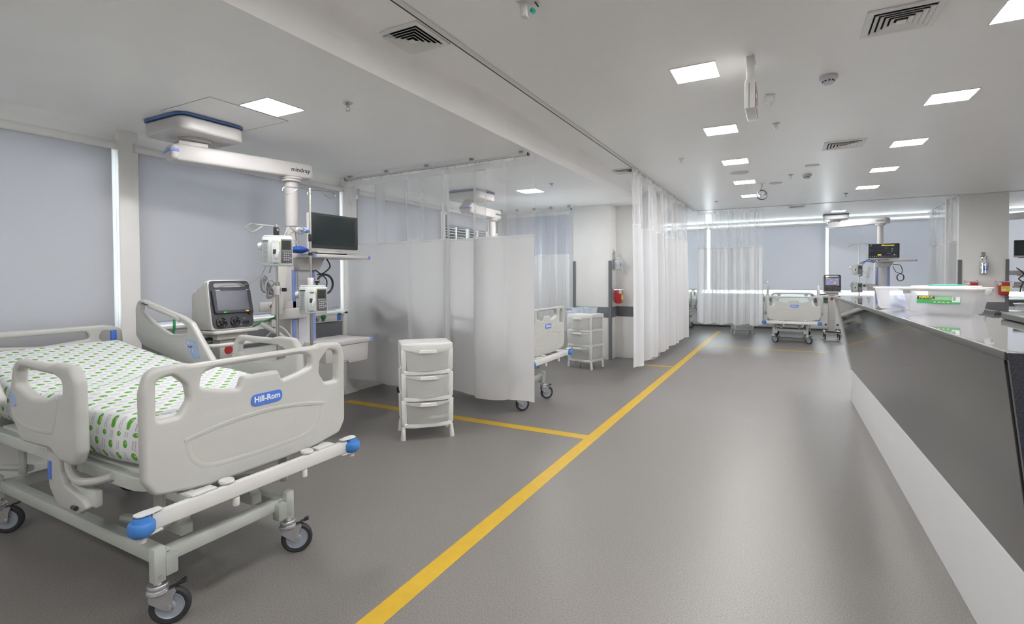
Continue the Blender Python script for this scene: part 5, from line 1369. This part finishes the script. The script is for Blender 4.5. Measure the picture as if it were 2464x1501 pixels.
hexa(b, [q(.682, YA, .4345), q(.652, YZ_, .336), q(.640, YZ_, 0), q(.682, YA, 0), q(1.08, YA, .4345), q(1.08, YZ_, .336), q(1.08, YZ_, 0), q(1.08, YA, 0)], 'desk_white', .003)
hexa(b, [q(1.07, YA, .434), q(1.07, 3.15, .434), q(1.07, 3.15, 0), q(1.07, YA, 0), q(1.58, YA, .434), q(1.58, 3.15, .434), q(1.58, 3.15, 0), q(1.58, YA, 0)], 'desk_white', .003)
b.build('plinth', t, smooth=0, label='white plinth')
b = MB()
hexa(b, [q(.600, YA - .045, 1.159), q(.600, YA - .027, 1.159), q(.682, YA - .027, .43), q(.682, YA - .045, .43), q(1.6, YA - .045, 1.159), q(1.6, YA - .027, 1.159), q(1.6, YA - .027, .43), q(1.6, YA - .045, .43)], 'granite', .002)
b.build('end_panel', t, smooth=0, label='speckled black end panel')
b = MB()
hexa(b, [q(.470, YZ_, 1.128), q(.470, YZ_ + .035, 1.128), q(.635, YZ_ + .035, .34), q(.635, YZ_, .34), q(1.10, YZ_, 1.128), q(1.10, YZ_ + .035, 1.128), q(1.10, YZ_ + .035, .34), q(1.10, YZ_, .34)], 'trim_white', .002)
b.build('far_end_panel', t, smooth=0)
b = MB()
pl = [(.597, 2.115), (1.60, 2.115), (1.60, 3.2), (1.11, 3.2), (1.11, 6.86), (.470, 6.86)]
pl = [(x - O.x, y - O.y) for x, y in pl]
b.plate(pl, [], .028, 'counter_edge', bev=.004, m=at(0, 0, 1.146))
ct = b.build('countertop', t, label='grey speckled countertop edge')
b = MB()
ins = .010
pl2 = [(.597 + ins, 2.115 + ins), (1.59, 2.125), (1.59, 3.19), (1.10, 3.19), (1.10, 6.85), (.470 + ins, 6.85)]
b.plate([(x - O.x, y - O.y) for x, y in pl2], [], .001, 'counter_top', m=at(0, 0, 1.1606)); b.build('polished_top', ct, smooth=0, label='mirror-polished top')
b = MB(); hexa(b, [q(1.075, 3.99, 1.160), q(1.105, 3.99, 1.160), q(1.105, 6.7, 1.160), q(1.085, 6.7, 1.160), q(1.073, 3.99, 1.182), q(1.105, 3.99, 1.182), q(1.105, 6.7, 1.175), q(1.083, 6.7, 1.175)], 'counter_edge', .002); b.box(q(1.092, 3.982, 1.168), (.034, .016, .016), 'black_plastic', bev=.002); b.build('back_lip', t)
b = MB(); pl = rpoly([(.965, 2.3, .02), (1.6, 2.3, .02), (1.6, 3.66, .02), (1.005, 3.66, .07)]); b.plate([(x - O.x, y - O.y) for x, y in pl], [], .032, 'counter_edge', bev=.008, m=at(0, 0, 1.180)); b.build('raised_shelf', t, label='rounded grey raised shelf')

# ------------------------------------------------------------------ tubs on the desk
def make_tub(label, w_=.375, d_=.25, h_=.145, sticker=True, lid=True):
    t = thing('storage_tub', label, 'tub', (0, 0, 0), 0, 'clear plastic tubs')
    b = MB(); tb = bmesh.new()
    lo = [tb.verts.new((sx * w_ * .40, sy * d_ * .40, .004)) for sx, sy in ((-1, -1), (1, -1), (1, 1), (-1, 1))]
    hi = [tb.verts.new((sx * w_ * .47, sy * d_ * .47, h_)) for sx, sy in ((-1, -1), (1, -1), (1, 1), (-1, 1))]
    tb.faces.new(lo[::-1])
    for k in range(4): tb.faces.new((lo[k], lo[(k + 1) % 4], hi[(k + 1) % 4], hi[k]))
    bmesh.ops.bevel(tb, geom=[e for e in tb.edges if len(e.link_faces) > 1], offset=.022, segments=4, profile=.5, affect='EDGES')
    b.join(tb, 'tub_clear'); b.build('body', t)
    b = MB(); b.plate(rrect(w_, d_, .03), [rrect(w_ * .9, d_ * .86, .02)], .010, 'tub_clear', bev=.003, m=at(0, 0, h_))
    if lid:
        b.plate(rrect(w_ + .012, d_ + .012, .035), [], .014, 'trim_white', bev=.005, m=at(0, 0, h_ + .010)); b.plate(rrect(w_ * .8, d_ * .7, .03), [], .012, 'trim_white', bev=.004, m=at(0, 0, h_ + .020))
    l_ = b.build('lid' if lid else 'rim', t)
    if lid:
        b = MB(); b.plate(oval(.0, .0, w_ * .22, d_ * .22), [], .010, 'teal_plastic', bev=.003, m=at(0, .0, h_ + .028)); b.build('lid_grip', l_, label='teal grip')
        for sx in (-1, 1):
            b = MB(); b.box((sx * (w_ / 2 + .004), 0, h_ - .008), (.012, .09, .035), 'cable_grey' if sx < 0 else 'trim_white', bev=.004); b.build('clip', t)
    if sticker:
        Ts = at(0, -d_ * .445, h_ * .56) @ Matrix.Rotation(-R(7), 4, 'X')
        b = MB(); b.box((-.0, -.0035, .010), (.205, .0012, .048), 'green_label', bev=0, m=Ts); b.box((.03, -.0042, .018), (.13, .001, .02), 'green_light', bev=0, m=Ts)
        b.box((-.058, -.0044, .022), (.084, .001, .020), 'dark_mark', bev=0, m=Ts)
        b.text('RIMAX', .0225, .0004, 'glow_yellow' if False else 'yellow_label', bold=.0007, m=Ts @ at(-.058, -.0052, .0225) @ Matrix.Rotation(PI / 2, 4, 'X'))
        b.box((.083, -.0048, .014), (.036, .001, .034), 'paper', bev=0, m=Ts); b.box((.075, -.0054, .016), (.014, .001, .022), 'label_text', bev=0, m=Ts)
        for k in range(4): b.box((-.015 + k * .021, -.0048, -.005), (.012, .001, .007), 'beige', bev=0, m=Ts)
        b.build('label_sticker', t, smooth=0, label='green printed label')
    return t
tub = make_tub('clear lidded tub with a green and yellow label, on the polished desk')
tub.location = (.835, 3.895, 1.1612); tub.rotation_euler = (0, 0, R(-29))
tub2 = make_tub('open clear tub with blue packets behind the labelled tub on the desk', w_=.30, d_=.22, h_=.15, sticker=False, lid=False)
tub2.location = (.705, 4.36, 1.1612); tub2.rotation_euler = (0, 0, R(-20))
for k, (x, y, z, rz) in enumerate(((.67, 4.34, 1.190, .3), (.745, 4.375, 1.200, -.5), (.70, 4.335, 1.232, .6), (.735, 4.345, 1.262, .1))):
    b = MB(); b.box((0, 0, 0), (.10, .06, .028), 'bin_clear' if k % 2 else 'panel_blue', bev=.010, seg=3, rot=(.3 * k, .2, 0)); tag(b.build('gauze_packet', loc=(x, y, z), rotz=rz), 'blue or clear packet inside the open tub on the desk', 'packet', 'packets in the open tub')
t = thing('side_table', 'white table under the tub at the right edge', 'table', (4.15, 12.95, 0), 0)
b = MB(); b.box((0, 0, .68), (.9, .5, .04), 'trim_white', bev=.006); b.build('tabletop', t)
for sx in (-1, 1):
    for sy in (-1, 1):
        b = MB(); b.box((sx * .42, sy * .22, .33), (.04, .04, .66), 'trim_white', bev=.004); b.build('leg', t)
tub3 = dup(tub, (3.98, 12.9, .702), 0, 'clear labelled tub on the table at the right edge'); tub3.scale = (1.0, 1, .9)
